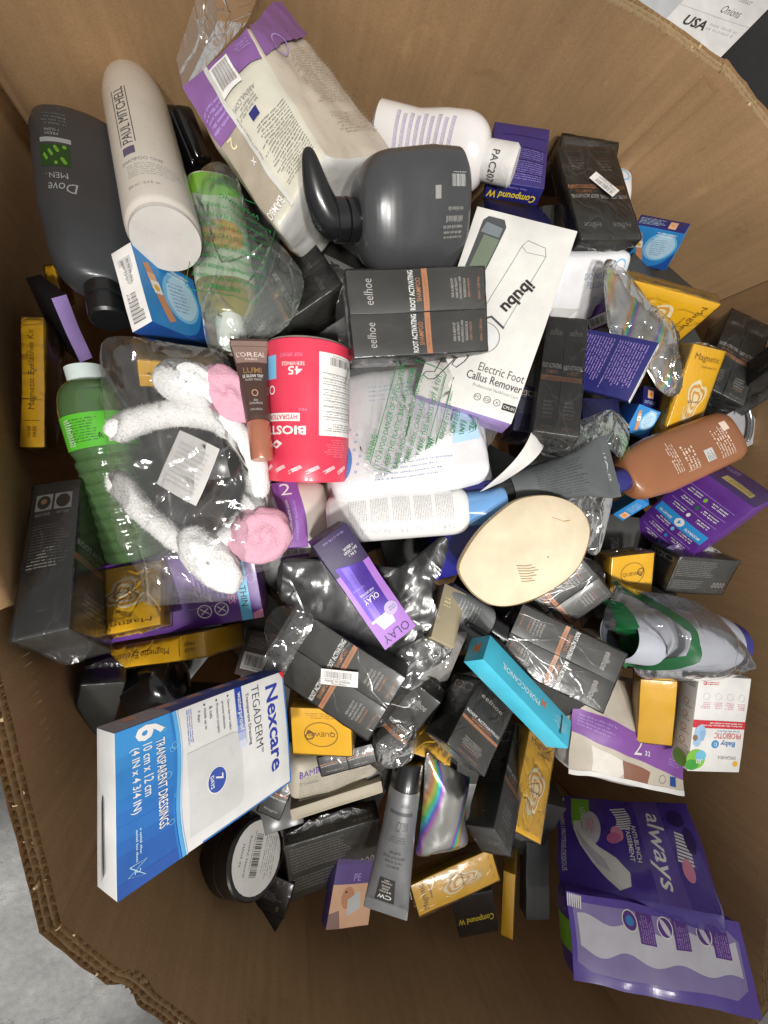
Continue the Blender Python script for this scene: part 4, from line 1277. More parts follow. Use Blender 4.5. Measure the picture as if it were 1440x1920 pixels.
A.text('10 cm x 12 cm', 33.5, 21.5, WHITE, h=6.6, w=36, bold=.008); A.text('(4 IN x 4 3/4 IN)', 37.5, 12.5, WHITE, h=7, w=44, bold=.008)
A.small(70, 12, 22, 5, 2, LBLUE, seed=2); A.line([(92, 8), (102, 18), (98, 7), (92, 19), (92, 8)], .6, LBLUE); A.text('2', 97, 13, LBLUE, h=4)
GP = mat('d0cfcd', .4)
A.poly([(36, 50), (98, 50), (98, 92), (96, 97), (91, 99), (43, 99), (38, 97), (36, 92)], GP)
A.ell(67, 74, 10.5, 9, WHITE); A.ell(67, 74, 9.6, 8.2, mat('3a55a8', .4)); A.text('7', 66, 76, WHITE, h=7, bold=.02); A.text('DAYS', 67, 69.5, WHITE, h=3.2, w=10, bold=.02)
for x_, y_, r_ in ((52, 90, 2.2), (48, 88, 1.4), (70, 57, 1.8), (82, 54, 1.4)):
    A.ell(x_, y_, r_, r_ * .8, LGREY, inner=.82)
for i, s_ in enumerate(('Germ barrier helps', 'prevent infection', 'Protects scrapes', '& cuts', 'Holds up to', '7 days')):
    A.text(s_, 7 if i in (0, 2, 4) else 7, 90 - i * 5.6, DGREY, h=3.0, w=(26, 23, 24, 10, 17, 9)[i], align='L')
    if i in (0, 2, 4): A.ell(4, 90 - i * 5.6, .9, .9, DGREY)
A.small(3, 52, 32, 5, 3, mat('6a7fc0', .5), seed=5)
for i in range(8):
    A.rect(i * 6.5, 97, 6.6, 7.5, mat(('1f3fa0', '2343a4', '3050aa', '4763b5', '6a80c3', '8d9dd0', 'b1bbdd', 'cfd3e2')[i], .42))
A.text('waterproof', 21, 101, WHITE, h=5.8, w=34, bold=.01)
A.text('Transparent Dressing', 31, 109.5, DGREY, h=4.2, w=46, bold=.006)
A.text('TEGADERM', 32, 119.5, DGREY, h=8.4, w=56, bold=-.01); A.text('TM', 63.5, 122, DGREY, h=2.4)
NXB = mat('2c3a9c', .4)
A.text('Nexcare', 49, 139, NXB, h=15, w=80, bold=.018)
A.rect(102, 0, 6, 0.01, WHITE); A.rect(106.9, 60, 1.1, 96, NB1); A.rect(0, 154.4, 108, 1.6, NB1); A.poly([(0, 150), (0, 156), (9, 156)], RED)
S = Art(32, 156)
S.rect(0, 0, 32, 156, mat('2a3b80', .42)); S.rect(0, 0, 32, 40, mat('8f8d92', .45))
for i in range(5):
    S.rect(5, 10 + i * 26, 13, 17, mat(('8a8391', '6f6f93', '4b5590', '6a6d9c', '39468a')[i], .5)); S.small(20, 8 + i * 26, 22, 10, 5, LGREY, rot=90, seed=i)
    S.quad((6, 14 + i * 26), (14, 12 + i * 26), (17, 20 + i * 26), (9, 24 + i * 26), SKIN)
nx = box_thing('NX', 'dressing_box', 'large white and blue wound dressing box standing out towards the near rim', 'box', NXW, {'left': mat('2a3b80', .42)}, {'front': A, 'left': S}, bulge=.0012)
tz = BOX['NX']
V = [(-tz[7] * .1, -tz[8] / 2 - .0005, -.006), (tz[7] * .42, -tz[8] / 2 - .0005, -.006), (tz[7] * .40, -tz[8] / 2 - .006, .004), (-tz[7] * .05, -tz[8] / 2 - .005, .003)]
mesh_obj('end_flap', V, [(0, 1, 2, 3)], PAPER, nx)

# purple cream box
A = Art(43, 142)
A.rect(0, 0, 43, 44, mat('2c1b4a', .4)); A.rect(0, 44, 43, 98, mat('a06cc0', .4))
A.text('50 mL (1.7 FL OZ)', 21, 5.5, LILAC, h=2.6, w=26)
for i, s_ in enumerate(('3 IN 1', 'DAY CREAM', '+ SERUM')):
    A.text(s_, 13, 31 - i * 4.2, WHITE, h=3, w=(9, 16, 12)[i])
A.quad((8, 44), (38, 34), (37, 108), (9, 108), mat('4a2f92', .3, metal=.35)); A.quad((24, 40), (33, 37), (33, 108), (25, 108), mat('6a55b4', .28, metal=.35))
A.text('OLAY', 23, 84, WHITE, h=6.5, w=19); A.rect(16, 79, 15, .4, WHITE); A.text('AGE DEFYING', 23.5, 75.5, WHITE, h=2.6, w=18); A.text('ANTI-WRINKLE', 29, 67, LILAC, h=2.2, w=14)
A.rect(8.5, 106, 29.5, 3, WHITE); A.quad((13, 109), (34, 109), (31, 122), (15, 122), mat('c9c5d2', .4)); A.ell(11, 106, 8, 8, mat('b3a2cf', .4)); A.text('HYDRATE', 9.5, 107.5, INK, h=1.9, w=9); A.text('TO FIRM', 9.5, 104.5, INK, h=1.9, w=8)
A.text('OLAY', 21.5, 133, mat('2a1945', .4), h=10.5, w=34)
S = Art(52, 142); S.small(8, 20, 110, 30, 5, LILAC, rot=90, seed=3) if False else S.small(44, 12, 118, 34, 5, LILAC, rot=90, seed=3)
box_thing('OL', 'face_cream_box', 'slim purple face cream box lying across the black plastic in the middle', 'box', mat('2c1b4a', .4), {}, {'front': A, 'right': S, 'left': S}, bulge=.001)

# turquoise hair-oil box: front reads along its length
A = Art(166, 35)
A.text('MOROCCANOIL', 100, 19, mat('d3e3e6', .4), h=6.5, w=72)
A.text('M', 56, 14, mat('b8673c', .4), h=9, bold=.02); A.small(8, 10, 26, 14, 5, mat('a9d3db', .4), seed=2); A.rect(18, 4, 3, 24, mat('1f3f48', .5))
S = Art(35, 29); S.text('M', 17, 14, mat('b8673c', .4), h=12, bold=.02)
box_thing('MO', 'hair_oil_box', 'long turquoise hair oil box lying on the black cartons', 'box', TURQ, {'top': mat('4cc0da', .34, coat=.3)}, {'front': A, 'right': S}, bulge=.0006)  # top side in lighter turquoise: the light on it is put into its colour

# navy wart-remover boxes
A = Art(77, 98)
A.small(6, 40, 66, 52, 16, mat('8f87c4', .5), seed=3, fill=.4)
for i in range(4): A.rect(4, 20 + i * 20, 60 - i * 6, 1.2, NAVY2)
S = Art(77, 25); S.text('Compound W', 40, 15, mat('e6cb2a', .4), h=13, w=68, bold=.02, shear=.12); S.text('Fast Acting Gel', 40, 4.5, LILAC, h=2.4, w=34)
box_thing('CW1', 'wart_gel_box', 'dark purple box with yellow lettering on its end at the far wall', 'box', mat('3b2f6e', .4), {'top': NAVY}, {'front': A, 'top': S}, bulge=(.001, .001, .004))
S2 = Art(60, 30); S2.barcode(5, 5, 40, 20, INK, WHITE)
box_thing('CW2', 'navy_carton', 'navy carton with a white barcode side beneath the dark purple box', 'box', NAVY2, {'right': WHITE}, {'right': S2})
A = Art(77, 96)
A.small(6, 52, 66, 38, 11, LILAC, seed=5, fill=.45); A.small(6, 8, 66, 40, 11, LILAC, seed=6, fill=.45)
S = Art(77, 21); S.barcode(6, 4, 34, 13, INK, WHITE); S.small(44, 6, 28, 9, 3, GREY, seed=4)
box_thing('NB', 'navy_print_box', 'navy box covered in rows of pale print with a white barcode side', 'box', NAVY, {'top': WHITE}, {'front': A, 'top': S}, bulge=.0008)
A = Art(80, 60); A.text('Compound W', 40, 34, mat('c9b23a', .4), h=12, w=70, bold=.02, shear=.12)
box_thing('CW66', 'black_wart_box', 'black box with yellow upside-down lettering in shade near the front', 'box', BLK2, {}, {'front': A})

# bandage boxes
box_thing('BA27', 'bandage_box', 'blue bandage box with a white barcode end below the white shampoo bottle', 'box', BLUE, {'left': WHITE, 'bottom': BLUED}, {'front': a_bandage(), 'left': a_bandend()}, group='blue bandage boxes', bulge=.002)
S = Art(80, 26); S.small(4, 5, 44, 16, 5, LBLUE, seed=3); S.rect(52, 4, 12, 16, SKIN2); S.ell(58, 12, 2, 2, ORNG)
box_thing('BA2', 'bandage_box', 'blue bandage box leaning on the right wall behind the twin pack', 'box', BLUE, {'top': NAVY}, {'front': a_bandage(), 'top': S}, group='blue bandage boxes')
box_thing('BLa', 'bandage_box', 'small bright blue bandage box just below the navy printed box', 'box', BLUE, {'left': BLUED}, {'front': a_bandage()}, group='blue bandage boxes')
box_thing('BLb', 'bandage_box', 'dark blue bandage box in shadow beside the upright twin pack', 'box', NAVY2, {}, {'front': Art(10, 10)}, group='blue bandage boxes')
S = Art(80, 80); S.rect(20, 30, 26, 34, SKIN2); S.ell(33, 46, 7, 7, ORNG); S.small(8, 8, 60, 14, 3, LBLUE, seed=3)
box_thing('BLc', 'bandage_box', 'navy and blue carton corner with an orange patch by the rainbow pouch', 'box', NAVY, {'right': BLUE}, {'front': S}, group='blue bandage boxes')
S = Art(80, 40); S.rect(8, 4, 20, 22, SKIN2); S.ell(18, 15, 5, 5, ORNG); S.small(34, 8, 40, 24, 6, LBLUE, seed=9)
box_thing('BB43', 'bandage_box', 'small blue bandage box below the tan lotion bottle', 'box', BLUE, {}, {'front': S}, group='blue bandage boxes')

# liner cartons
A = Art(92, 140)
for i in range(7):
    A.rect(8, 22 + i * 16, 76, .6, LILAC) if i != 3 else None
    A.ell(46, 30 + i * 16, 2.6, 3.4, (LIME, DGRN, WHITE, RED, SKY, BLUE, BLUE)[i]); A.small(14, 26 + i * 16, 26, 8, 2, WHITE, seed=i); A.small(53, 26 + i * 16, 26, 8, 2, WHITE, seed=i + 9)
A.rect(4, 71, 84, 17, mat('2f8fd0', .4)); A.ell(46, 79.5, 7, 7, WHITE); A.text('4', 46, 79.5, BLUE, h=7, bold=.03); A.text('MODERATE', 22, 82, WHITE, h=4, w=24, bold=.02); A.text('SERVIETTES', 70, 82, WHITE, h=4, w=24, bold=.02)
S = Art(90, 90); S.rect(14, 54, 44, 20, mat('a9985e', .5)); S.small(17, 57, 38, 14, 4, BRN, seed=4); S.small(52, 12, 24, 20, 5, LILAC, seed=6)
box_thing('PB', 'pad_carton', 'big purple carton with a blue level-four band at the right wall', 'box', PURP, {'bottom': PURPD, 'right': PURPD}, {'front': A, 'right': S, 'bottom': S}, bulge=.003)
A = Art(96, 194)
A.rect(0, 168, 96, 13, mat('5fb3d6', .4)); A.text('ULTRA THIN', 44, 174.5, INK, h=8, w=66, bold=.01); A.text('MINCES', 50, 160, PINK, h=8, w=42, bold=.01)
A.small(6, 120, 60, 34, 7, LILAC, seed=4); A.rect(70, 108, .6, 40, LILAC)
for y_ in (126, 146):
    A.ell(76, y_, 9, 8.5, WHITE, inner=.86); A.text('♲' if False else 'X', 76, y_, WHITE, h=9)
A.ell(42, 186, 6, 5, LILAC, inner=.85); A.quad((88, 182), (96, 182), (96, 194), (84, 194), PINK)
S = Art(96, 50); S.small(4, 4, 80, 30, 5, LILAC, seed=3)
box_thing('PU76', 'liner_carton', 'purple thin-liner carton with a pale blue band under the clear bag', 'box', PURP, {'right': mat('7a3fb0', .4)}, {'front': A, 'top': S}, bulge=.002)
box_thing('PU28', 'lavender_carton', 'lavender-edged black carton beside the dark body wash bottle', 'box', mat('17161b', .4), {'front': LILAC}, {})
A = Art(60, 60); A.rect(8, 4, 44, 30, WHITE); A.barcode(10, 6, 40, 26, INK)
box_thing('BC21', 'purple_pack', 'purple carton with a barcode between the wipes and the rainbow pouch', 'box', PURP, {}, {'front': A})
A = Art(70, 70); A.rect(6, 10, 40, 26, LGREY); A.barcode(8, 12, 36, 22, INK); A.small(8, 44, 52, 18, 6, SILV2, seed=4)
box_thing('BC83', 'taupe_carton', 'dull brown carton with a barcode above the dressing box', 'box', mat('4a403c', .5), {}, {'front': A})
A = Art(72, 86)
A.rect(0, 0, 72, 52, SKIN2); A.rect(0, 52, 72, 34, mat('5d4a86', .45)); A.text('PE', 40, 60, LILAC, h=9); A.ell(28, 36, 11, 13, SKIN); A.quad((30, 14), (52, 22), (48, 44), (28, 34), LGREY); A.ell(24, 43, 2, 1.2, INK); A.quad((0, 0), (22, 0), (16, 22), (0, 18), mat('8d6f66', .5))
box_thing('PH', 'photo_carton', 'purple carton printed with a face photo behind the face wash tube', 'box', mat('4b3c72', .45), {}, {'front': A})
A = Art(134, 60)
A.small(8, 6, 116, 12, 3, GREY, seed=3, fill=.3)
box_thing('CR', 'cream_carton', 'cream carton seen edge-on below the cream nappy pack', 'box', mat('b9ae98', .55), {}, {'front': A})
A = Art(60, 40); A.text('BAMBO', 34, 20, GOLDT, h=13, w=46)
box_thing('MBO', 'dark_gold_carton', 'dark brown carton with gold letters beside the green-banded bag', 'box', mat('3a332a', .4), {}, {'front': A})
mag('Y79', 'yellow carton edges wedged under the single slanting black carton', 'none', seed=14)
eel_one('GP', 'dark grey panel standing in shade beside the purple liner pack', seed=15, arts={}, base=DGREY, wrap=False)
box_thing('NV', 'navy_carton', 'navy carton edge under the white blue-capped lotion bottle', 'box', mat('2a2a86', .38, coat=.2), {}, {})
box_thing('TAN', 'khaki_carton', 'flat khaki carton beside the purple cream box tip', 'box', mat('a3977c', .5), {}, {'front': (lambda A: (A.small(10, 60, 20, 20, 3, CREAM, seed=2), A)[1])(Art(60, 100))})
box_thing('GRB', 'grey_carton', 'plain glossy grey carton under the khaki carton', 'box', mat('8b8985', .3, coat=.3), {}, {})
# baby probiotic box
A = Art(98, 161)
W2 = mat('e2e0dc', .45)
A.rect(0, 74, 98, 13, RED); A.small(6, 77, 84, 8, 2, WHITE, seed=3); A.text('Baby', 30, 112, mat('2f6fb4', .4), h=11, w=28, bold=.015); A.ell(54, 114, 7, 7, mat('3a8fc8', .4)); A.text('D', 54, 114, WHITE, h=6)
A.text('PROBIOTIC', 32, 99, RED, h=10, w=52); A.text('Drops with Vitamin D', 32, 91, mat('5f8fc4', .5), h=3.6, w=44)
A.ell(84, 96, 10, 14, mat('9cc0df', .5)); A.ell(88, 112, 6, 7, mat('9cc0df', .5)); A.quad((76, 92), (84, 92), (82, 108), (77, 108), mat('8db4d8', .5)); A.ell(92, 104, 4, 5, mat('8a6a52', .6))
A.text('ORGANIKA', 28, 136, GREY, h=6, w=36); A.ell(86, 140, 17, 17, LIME); A.ell(78, 134, 10, 9, mat('6fb8d6', .5)); A.ell(92, 150, 12, 9, GRN); A.text('30', 80, 143, WHITE, h=8); A.ell(10, 146, 5, 5, YEL)
for i in range(4):
    A.ell(14 + i * 22, 34, 6, 6, LGREY, inner=.9); A.small(6 + i * 22, 44, 17, 12, 4, PINK, seed=i)
A.small(60, 10, 30, 6, 2, RED, seed=8); A.ell(86, 12, 3, 3, RED, inner=.7)
S = Art(32, 161)
for i in range(4):
    S.ell(16, 50 + i * 22, 5, 5, RED, inner=.85); S.small(5, 57 + i * 22, 22, 4, 1, GREY, seed=i)
S.small(4, 8, 24, 16, 4, INK, seed=5); S.ell(16, 148, 13, 14, LIME)
box_thing('PRO', 'probiotic_box', 'white baby probiotic drops box with a red band at the right wall', 'box', W2, {}, {'front': A, 'right': S}, bulge=.0015)
# small hang-tab carton
root = box_thing('TAB', 'hang_tab_carton', 'black hang-tab carton standing in the dark front corner', 'box', BLK2, {}, {'front': (lambda A: (A.small(8, 20, 70, 14, 4, SILV2, seed=2), A.ell(72, 10, 3, 4, GOLDT, inner=.6), A)[2])(Art(90, 60))}, wrap=True)
w, h, d = BOX['TAB'][7:10]
V = []
for (x, y) in ((-.5, -.5), (.5, -.5), (.42, -.95), (.2, -1.15), (-.1, -1.15), (-.4, -.9)):
    V += [(x * w * 1.02, y * h, d / 2 - .001), (x * w * 1.02, y * h, d / 2 - .0018)]
mesh_obj('hang_tab', V, [tuple(range(0, 12, 2)), tuple(range(11, 0, -2))] + [(2 * i, 2 * i + 1, (2 * i + 3) % 12, (2 * i + 2) % 12) for i in range(6)], BLK2, root)
mesh_obj('tab_hook_hole', [(-.1 * w, -.86 * h, d / 2 - .0007), (.22 * w, -.86 * h, d / 2 - .0007), (.22 * w, -.80 * h, d / 2 - .0007), (.08 * w, -.80 * h, d / 2 - .0007), (.06 * w, -.74 * h, d / 2 - .0007), (-.02 * w, -.80 * h, d / 2 - .0007), (-.1 * w, -.80 * h, d / 2 - .0007)], [tuple(range(7))], SILV2, root)
# black clamshell near the tall white bottle
root = box_thing('BLK3', 'clamshell', 'glossy black moulded case behind the white shampoo bottle', 'case', mat('0e0e10', .16, coat=.5), {}, {}, r=.008, part='shell')
w, h, d = BOX['BLK3'][7:10]
body(root, 'lid', (w * .8, h * .85, .014), mat('0e0e10', .16, coat=.5), None, None, off=(0, 0, d / 2 + .004), r=.006)

# ================================================================= SOFT PACKS
def soft(id, name, label, base, arts, faces=None, bulge=.009, r=.012, wob=.004, wrap=False, group=None, cat='pack'):
    t = BOX[id]
    root = thing(name, label, cat, t[0:3], Quaternion(t[3:7]), group)
    body(root, 'pouch', t[7:10], base, faces, arts, r=min(r, t[9] * .45), bulge=bulge, wob=wob, freq=20.0, cell=.007)
    if wrap: wrap_film(root, (t[7] + .006, t[8] + .006, t[9] + .012), seed=SEED[0] + 3, m=BAG(), ears=False, gap=.003)
    return root
POUCH = mat('e2e2e4', .35, bump=.25, scale=38, coat=.2)
A = Art(190, 160, 4)
A.ell(12, 40, 17, 27, mat('5a86c8', .4)); A.small(2, 32, 20, 16, 4, LBLUE, seed=2)
for i in range(7): A.ell(32 + (i % 3) * 3, 22 + i * 9, 1.6, 1.6, mat('6a90c8', .5), inner=.6)
A.small(52, 8, 100, 22, 4, mat('8f9cc0', .5), seed=4, fill=.25); A.small(60, 110, 110, 26, 4, mat('9fb0d0', .5), seed=7, fill=.25)
A.quad((150, 40), (186, 46), (186, 100), (160, 96), LBLUE)
soft('WP1', 'wipes_pack', 'white wipes pack with a blue disc under the green-lettered film', POUCH, {'front': A})
A = Art(212, 118, 4); A.small(20, 12, 150, 12, 3, mat('9aa6c4', .5), seed=3, fill=.25); A.quad((150, 0), (212, 0), (212, 20), (170, 16), NAVY)
soft('WP2', 'wipes_pack', 'second white wipes pack lying under the green-lettered one', POUCH, {'front': A})
A = Art(119, 92, 4)
A.text('DO NOT', 62, 64, mat('8f98b8', .5), h=8, w=30); A.text('FLUSH', 66, 53, mat('8f98b8', .5), h=8, w=26); A.ell(98, 76, 9, 9, SKY, inner=.8); A.text('s', 16, 16, NAVY, h=16, bold=.03)
A.ell(70, 34, 4, 4, LBLUE, inner=.7); A.ell(84, 32, 3, 3, LBLUE, inner=.7); A.quad((0, 0), (30, 0), (50, 24), (10, 26), LGREY)
soft('WP9', 'wipes_pack', 'white do-not-flush wipes pack between the foot-care box and rainbow pouch', POUCH, {'front': A})
A = Art(40, 80, 7); A.ell(16, 60, 9, 10, SKY, inner=.75)
soft('WPb', 'wipes_pack', 'corner of a white pack with a blue ring at the far right corner', POUCH, {'front': A})
# liner soft packs
A = Art(150, 220, 4)
A.rect(0, 0, 150, 220, mat('4a3594', .3, coat=.5)); A.rect(0, 60, 150, 14, LIME) if False else None
A.rect(3, 28, 50, 34, LIME); A.text('LONG', 34, 50, WHITE, h=9, w=28); A.text('34', 12, 9, WHITE, h=13, w=18, bold=.02); A.text('LINERS I PROTEGE-DESSOUS', 78, 10, WHITE, h=8, w=92)
A.ell(56, 62, 28, 15, mat('c9c6cf', .4)); A.small(42, 54, 28, 14, 4, RED, seed=5)
LINER = mat('d8d5d2', .5)
pts = [(46, 32), (60, 30), (84, 40), (108, 56), (128, 76), (142, 92), (136, 110), (118, 112), (100, 96), (86, 70), (66, 48), (46, 44)]
A.poly(pts, LINER); A.poly([(60, 34), (88, 46), (110, 64), (120, 84), (104, 78), (86, 56)], mat('b7b2be', .5))
for i in range(9): A.quad((20 + i * 4.2, 96 + 8 * math.sin(i * .36)), (22.4 + i * 4.2, 97 + 8 * math.sin(i * .36)), (16 + i * 4.4, 122 + 6 * math.sin(i * .3)), (14 + i * 4.4, 120 + 6 * math.sin(i * .3)), WHITE)
A.ell(62, 102, 12, 10, PINK); A.ell(70, 96, 8, 12, mat('c46a9a', .5), rot=30)
A.quad((0, 134), (150, 146), (150, 186), (0, 172), mat('5f4b9c', .36)); A.text('always', 78, 160, WHITE, h=30, w=112, bold=.008, shear=.2)
A.text('ANTI-BUNCH', 74, 130, WHITE, h=7, w=56, bold=.015); A.text('TASSEMENT', 76, 120, WHITE, h=7, w=52, bold=.015)
for i in range(9): A.quad((50 + i * 5, 188 - i * .5), (53 + i * 5, 188 - i * .5), (58 + i * 5, 206), (55 + i * 5, 207), WHITE)
A.ell(104, 196, 16, 8, PINK); A.ell(28, 196, 14, 13, mat('2e1c5e', .4)); A.ell(60, 208, 20, 8, mat('2e1c5e', .4))
soft('AL1', 'liner_pack', 'purple liner pack with a green corner and white script in the shaded corner', mat('3f2a86', .3, coat=.5, bump=.25, scale=30), {'front': A}, bulge=.010, r=.010, wob=.003)
A = Art(273, 108, 4)
PL = mat('8e80b4', .4); LW = mat('cfcdd6', .45)
A.rect(0, 0, 273, 108, mat('5a3fa6', .3, coat=.5))
def wave(y, a, ph): return [(14 + i * 7, y + a * math.sin(i * .55 + ph)) for i in range(36)]
A.poly([(8, 22), (30, 14), (244, 16), (262, 30), (264, 84), (246, 98), (26, 98), (8, 86)], PL)
up, dn = wave(80, 5, .5), wave(40, 5, 2.2)
for i in range(35): A.quad(dn[i], dn[i + 1], up[i + 1], up[i], LW)
for i, x_ in enumerate((98, 152, 212)):
    A.ell(x_, 86, 12, 13, WHITE); A.ell(x_, 86, 10.5, 11.5, PURP); A.ell(x_, 86, 6 if i == 0 else 4, 6 if i == 0 else 11, BLUE if i == 0 else LW, rot=30)
    A.rect(x_ + 12, 62, 24, 36, PURP); A.small(x_ + 34, 64, 32, 20, 6, LILAC, rot=90, seed=i)
for i in range(7): A.quad((i * 3.4, 88 + (i % 2)), (i * 3.4 + 1.8, 88), (i * 3.4 + 4, 106), (i * 3.4 + 1.5, 106), WHITE)
S = Art(60, 108, 8); S.rect(0, 30, 60, 40, LIME); S.small(5, 76, 50, 22, 5, LILAC, seed=4)
soft('AL2', 'liner_pack', 'purple liner pack with white wavy pads nearest the front right rim', mat('4a2f92', .36, coat=.2), {'front': A, 'left': S}, bulge=.008, r=.008, wob=.0025)
# nappy packs
A = Art(206, 148, 4)
A.rect(0, 0, 206, 148, mat('c9bfb0', .4))
A.poly([(0, 96), (206, 62), (206, 20), (0, 58)], VIO); A.text('2', 108, 60, WHITE, h=30, w=14, bold=-.008); A.text('32', 126, 50, WHITE, h=8, bold=.01); A.small(8, 70, 64, 20, 4, LILAC, rot=-9, seed=3); A.small(168, 40, 30, 12, 3, LILAC, rot=-9, seed=5)
A.poly([(80, 148), (206, 148), (206, 66), (150, 76), (120, 84)], mat('a98a78', .5)); A.poly([(120, 140), (160, 148), (180, 110), (150, 84)], mat('e0d8cf', .5)); A.poly([(150, 120), (176, 112), (170, 92), (156, 96)], mat('7a5a78', .5))
A.poly([(30, 46), (100, 30), (84, 6), (40, 8)], mat('e6e0d6', .5)); A.poly([(86, 34), (136, 24), (140, 2), (92, 4)], mat('8d5f4a', .5)); A.rect(0, 0, 206, 7, WHITE); A.rect(176, 10, 13, 13, BLUED); A.ell(162, 17, 6, 6, GREY, inner=.8)
soft('DI2', 'nappy_pack', 'nappy pack with a purple band and white figure two below the twin pack', mat('dedcd6', .35, coat=.2), {'front': A}, bulge=.016, r=.022, wob=.005)
A = Art(71, 93, 4)
A.poly([(0, 0), (34, 0), (30, 93), (0, 93)], VIO); A.text('2', 16, 84, WHITE, h=14, w=12, bold=-.006); A.text('bambonature.com', 14, 48, WHITE, h=3.6, w=46, rot=90); A.text('PARENT fearlessly', 22, 46, LILAC, h=4, w=48, rot=90, shear=.3); A.rect(0, 4, 36, 8, WHITE); A.barcode(2, 4, 30, 8, INK)
soft('P79', 'nappy_pack', 'small purple and white nappy pack below the red tub', mat('d8d2c8', .4), {'front': A}, bulge=.008, wob=.005)
A = Art(135, 61, 4); A.text('BAMBO', 26, 46, mat('5a3f9c', .5), h=9, w=36, rot=8); A.small(10, 4, 110, 36, 12, mat('8d8474', .5), seed=3, fill=.35); A.text('ECO-NAPPIES', 22, 30, GREY, h=3.5, w=26)
soft('BAM', 'nappy_pack', 'cream nappy pack with violet letters below the black carton tops', mat('b8b0a0', .5), {'front': A}, bulge=.004)

# the big nappy pack leaning on the far wall: eight soft corners
def big_pack():
    Q = [Vector(p) for p in OUT['DI']]
    base = sum(Q, Vector()) / 8; base.z = min(q.z for q in Q)
    w, h, d = .1, .16, .12
    def tri(a, b, c):
        u, v, k = a + .5, b + .5, .5 - c
        f = (Q[0] * (1 - u) + Q[1] * u) * (1 - v) + (Q[3] * (1 - u) + Q[2] * u) * v
        g = (Q[4] * (1 - u) + Q[5] * u) * (1 - v) + (Q[7] * (1 - u) + Q[6] * u) * v
        return f * (1 - k) + g * k
    def warp(p):
        a, b, c = p[0] / w, p[1] / h, p[2] / d
        q = tri(a, b, c)
        ctr = tri(0, b * .6, 0)
        e = (1 - min(1, (2 * a) ** 4)) * (1 - min(1, (2 * b) ** 4)) + .5 * (1 - min(1, (2 * c) ** 4)) * (1 - min(1, (2 * b) ** 4))
        q = q + (q - ctr).normalized() * .007 * e
        q = q + noise.noise_vector(q * 26) * .0035 + noise.noise_vector(q * 70) * .0012
        return q - base
    root = thing('nappy_pack', 'big cream and purple nappy pack leaning on the far wall', 'pack', base)
    V, Fc, fi = rbox(w, h, d, .008, .006, warp)
    CR2 = mat('d0ccbc', .36, coat=.15, bump=.12, scale=50); 
    o = mesh_obj('pouch', V, Fc, [CR2, mat('c6bbab', .4, bump=.12, scale=50), mat('d2d1cc', .42, bump=.3, scale=40)], root, [(0, 0, 1, 1, 0, 2)[f] if f != 4 else 2 for f in fi], True)
    A = Art(100, 160, 5)
    PUP = mat('835b93', .4)
    A.rect(0, 0, 100, 34, PUP); A.rect(62, 0, 38, 62, PUP)
    A.poly([(62, 62), (100, 62), (100, 150), (62, 146)], mat('a59a88', .45)); A.rect(60, 0, 5, 160, mat('c9c8c2', .4)); A.small(61, 60, 50, 3, 1, GREY, rot=90, seed=1)
    A.rect(34, 6, 26, 36, WHITE)
    for i in range(17): A.rect(37 + i * 1.2, 9, .5 + .3 * (i % 3 == 0), 28, mat('777570', .5))
    A.small(6, 6, 20, 12, 3, LILAC, seed=5); A.text('ABENA.COM', 42, 54, GREY, h=4.2, w=32); A.small(30, 58, 30, 9, 3, GREY, seed=3); A.rect(36, 68, 10, 9, NAVY)
    A.small(6, 84, 52, 62, 20, mat('6f6c62', .5), seed=9, fill=.4)
    A.text('2', 82, 70, CREAM, h=12, w=9, bold=-.005); A.small(72, 66, 20, 22, 4, LILAC, seed=2) if False else None
    A.text('x', 72, 98, WHITE, h=5); A.text('BAMBO', 84, 146, WHITE, h=9, w=30, bold=.005); A.small(66, 34, 32, 22, 5, LILAC, seed=8)
    A.build(o, lambda u, v, g: warp(Vector(((u - .5) * w, (v - .5) * h, d / 2 + g * 6))), 'lettering', lift=.0004)
    S = Art(120, 160, 5)
    S.rect(0, 0, 120, 34, PUP); S.small(18, 44, 76, 58, 20, mat('9a8d7a', .5), seed=4, fill=.4); S.small(18, 112, 70, 22, 7, mat('9a8d7a', .5), seed=6, fill=.4); S.ell(86, 34, 14, 12, LILAC, inner=.85)
    # local -x side faces the right of the picture (reading runs leftward)
    S.build(o, lambda u, v, g: warp(Vector((-w / 2 - g * 6, (v - .5) * h, (u - .5) * d))), 'lettering', lift=.0004)
    E_ = Art(100, 120, 5); E_.text('BA', 24, 86, mat('5a2f9c', .5), h=20, w=30, rot=180, bold=.01); E_.text('24', 60, 60, LGREY, h=14, rot=170)
    E_.build(o, lambda u, v, g: warp(Vector(((u - .5) * w, h / 2 + g * 6, (.5 - v) * d))), 'handwriting', lift=.0004)
    # clear tail of the outer bag past the end
    pts = [Q[0] + Vector((.0, .0, .004)), Q[1], Q[1] + Vector((-.004, .02, .01)), Q[0] + Vector((-.03, .045, .012)), Q[4] + Vector((-.012, .012, .01))]
    c0 = sum(pts, Vector()) / 5
    V = [c0 - base] + [p - base for p in pts]
    tail = mesh_obj('bag_tail', V, [(0, i + 1, (i + 1) % 5 + 1) for i in range(5)], film_mat('tail_film', haze=.35, gain=1.8), root)
    return root
big_pack()

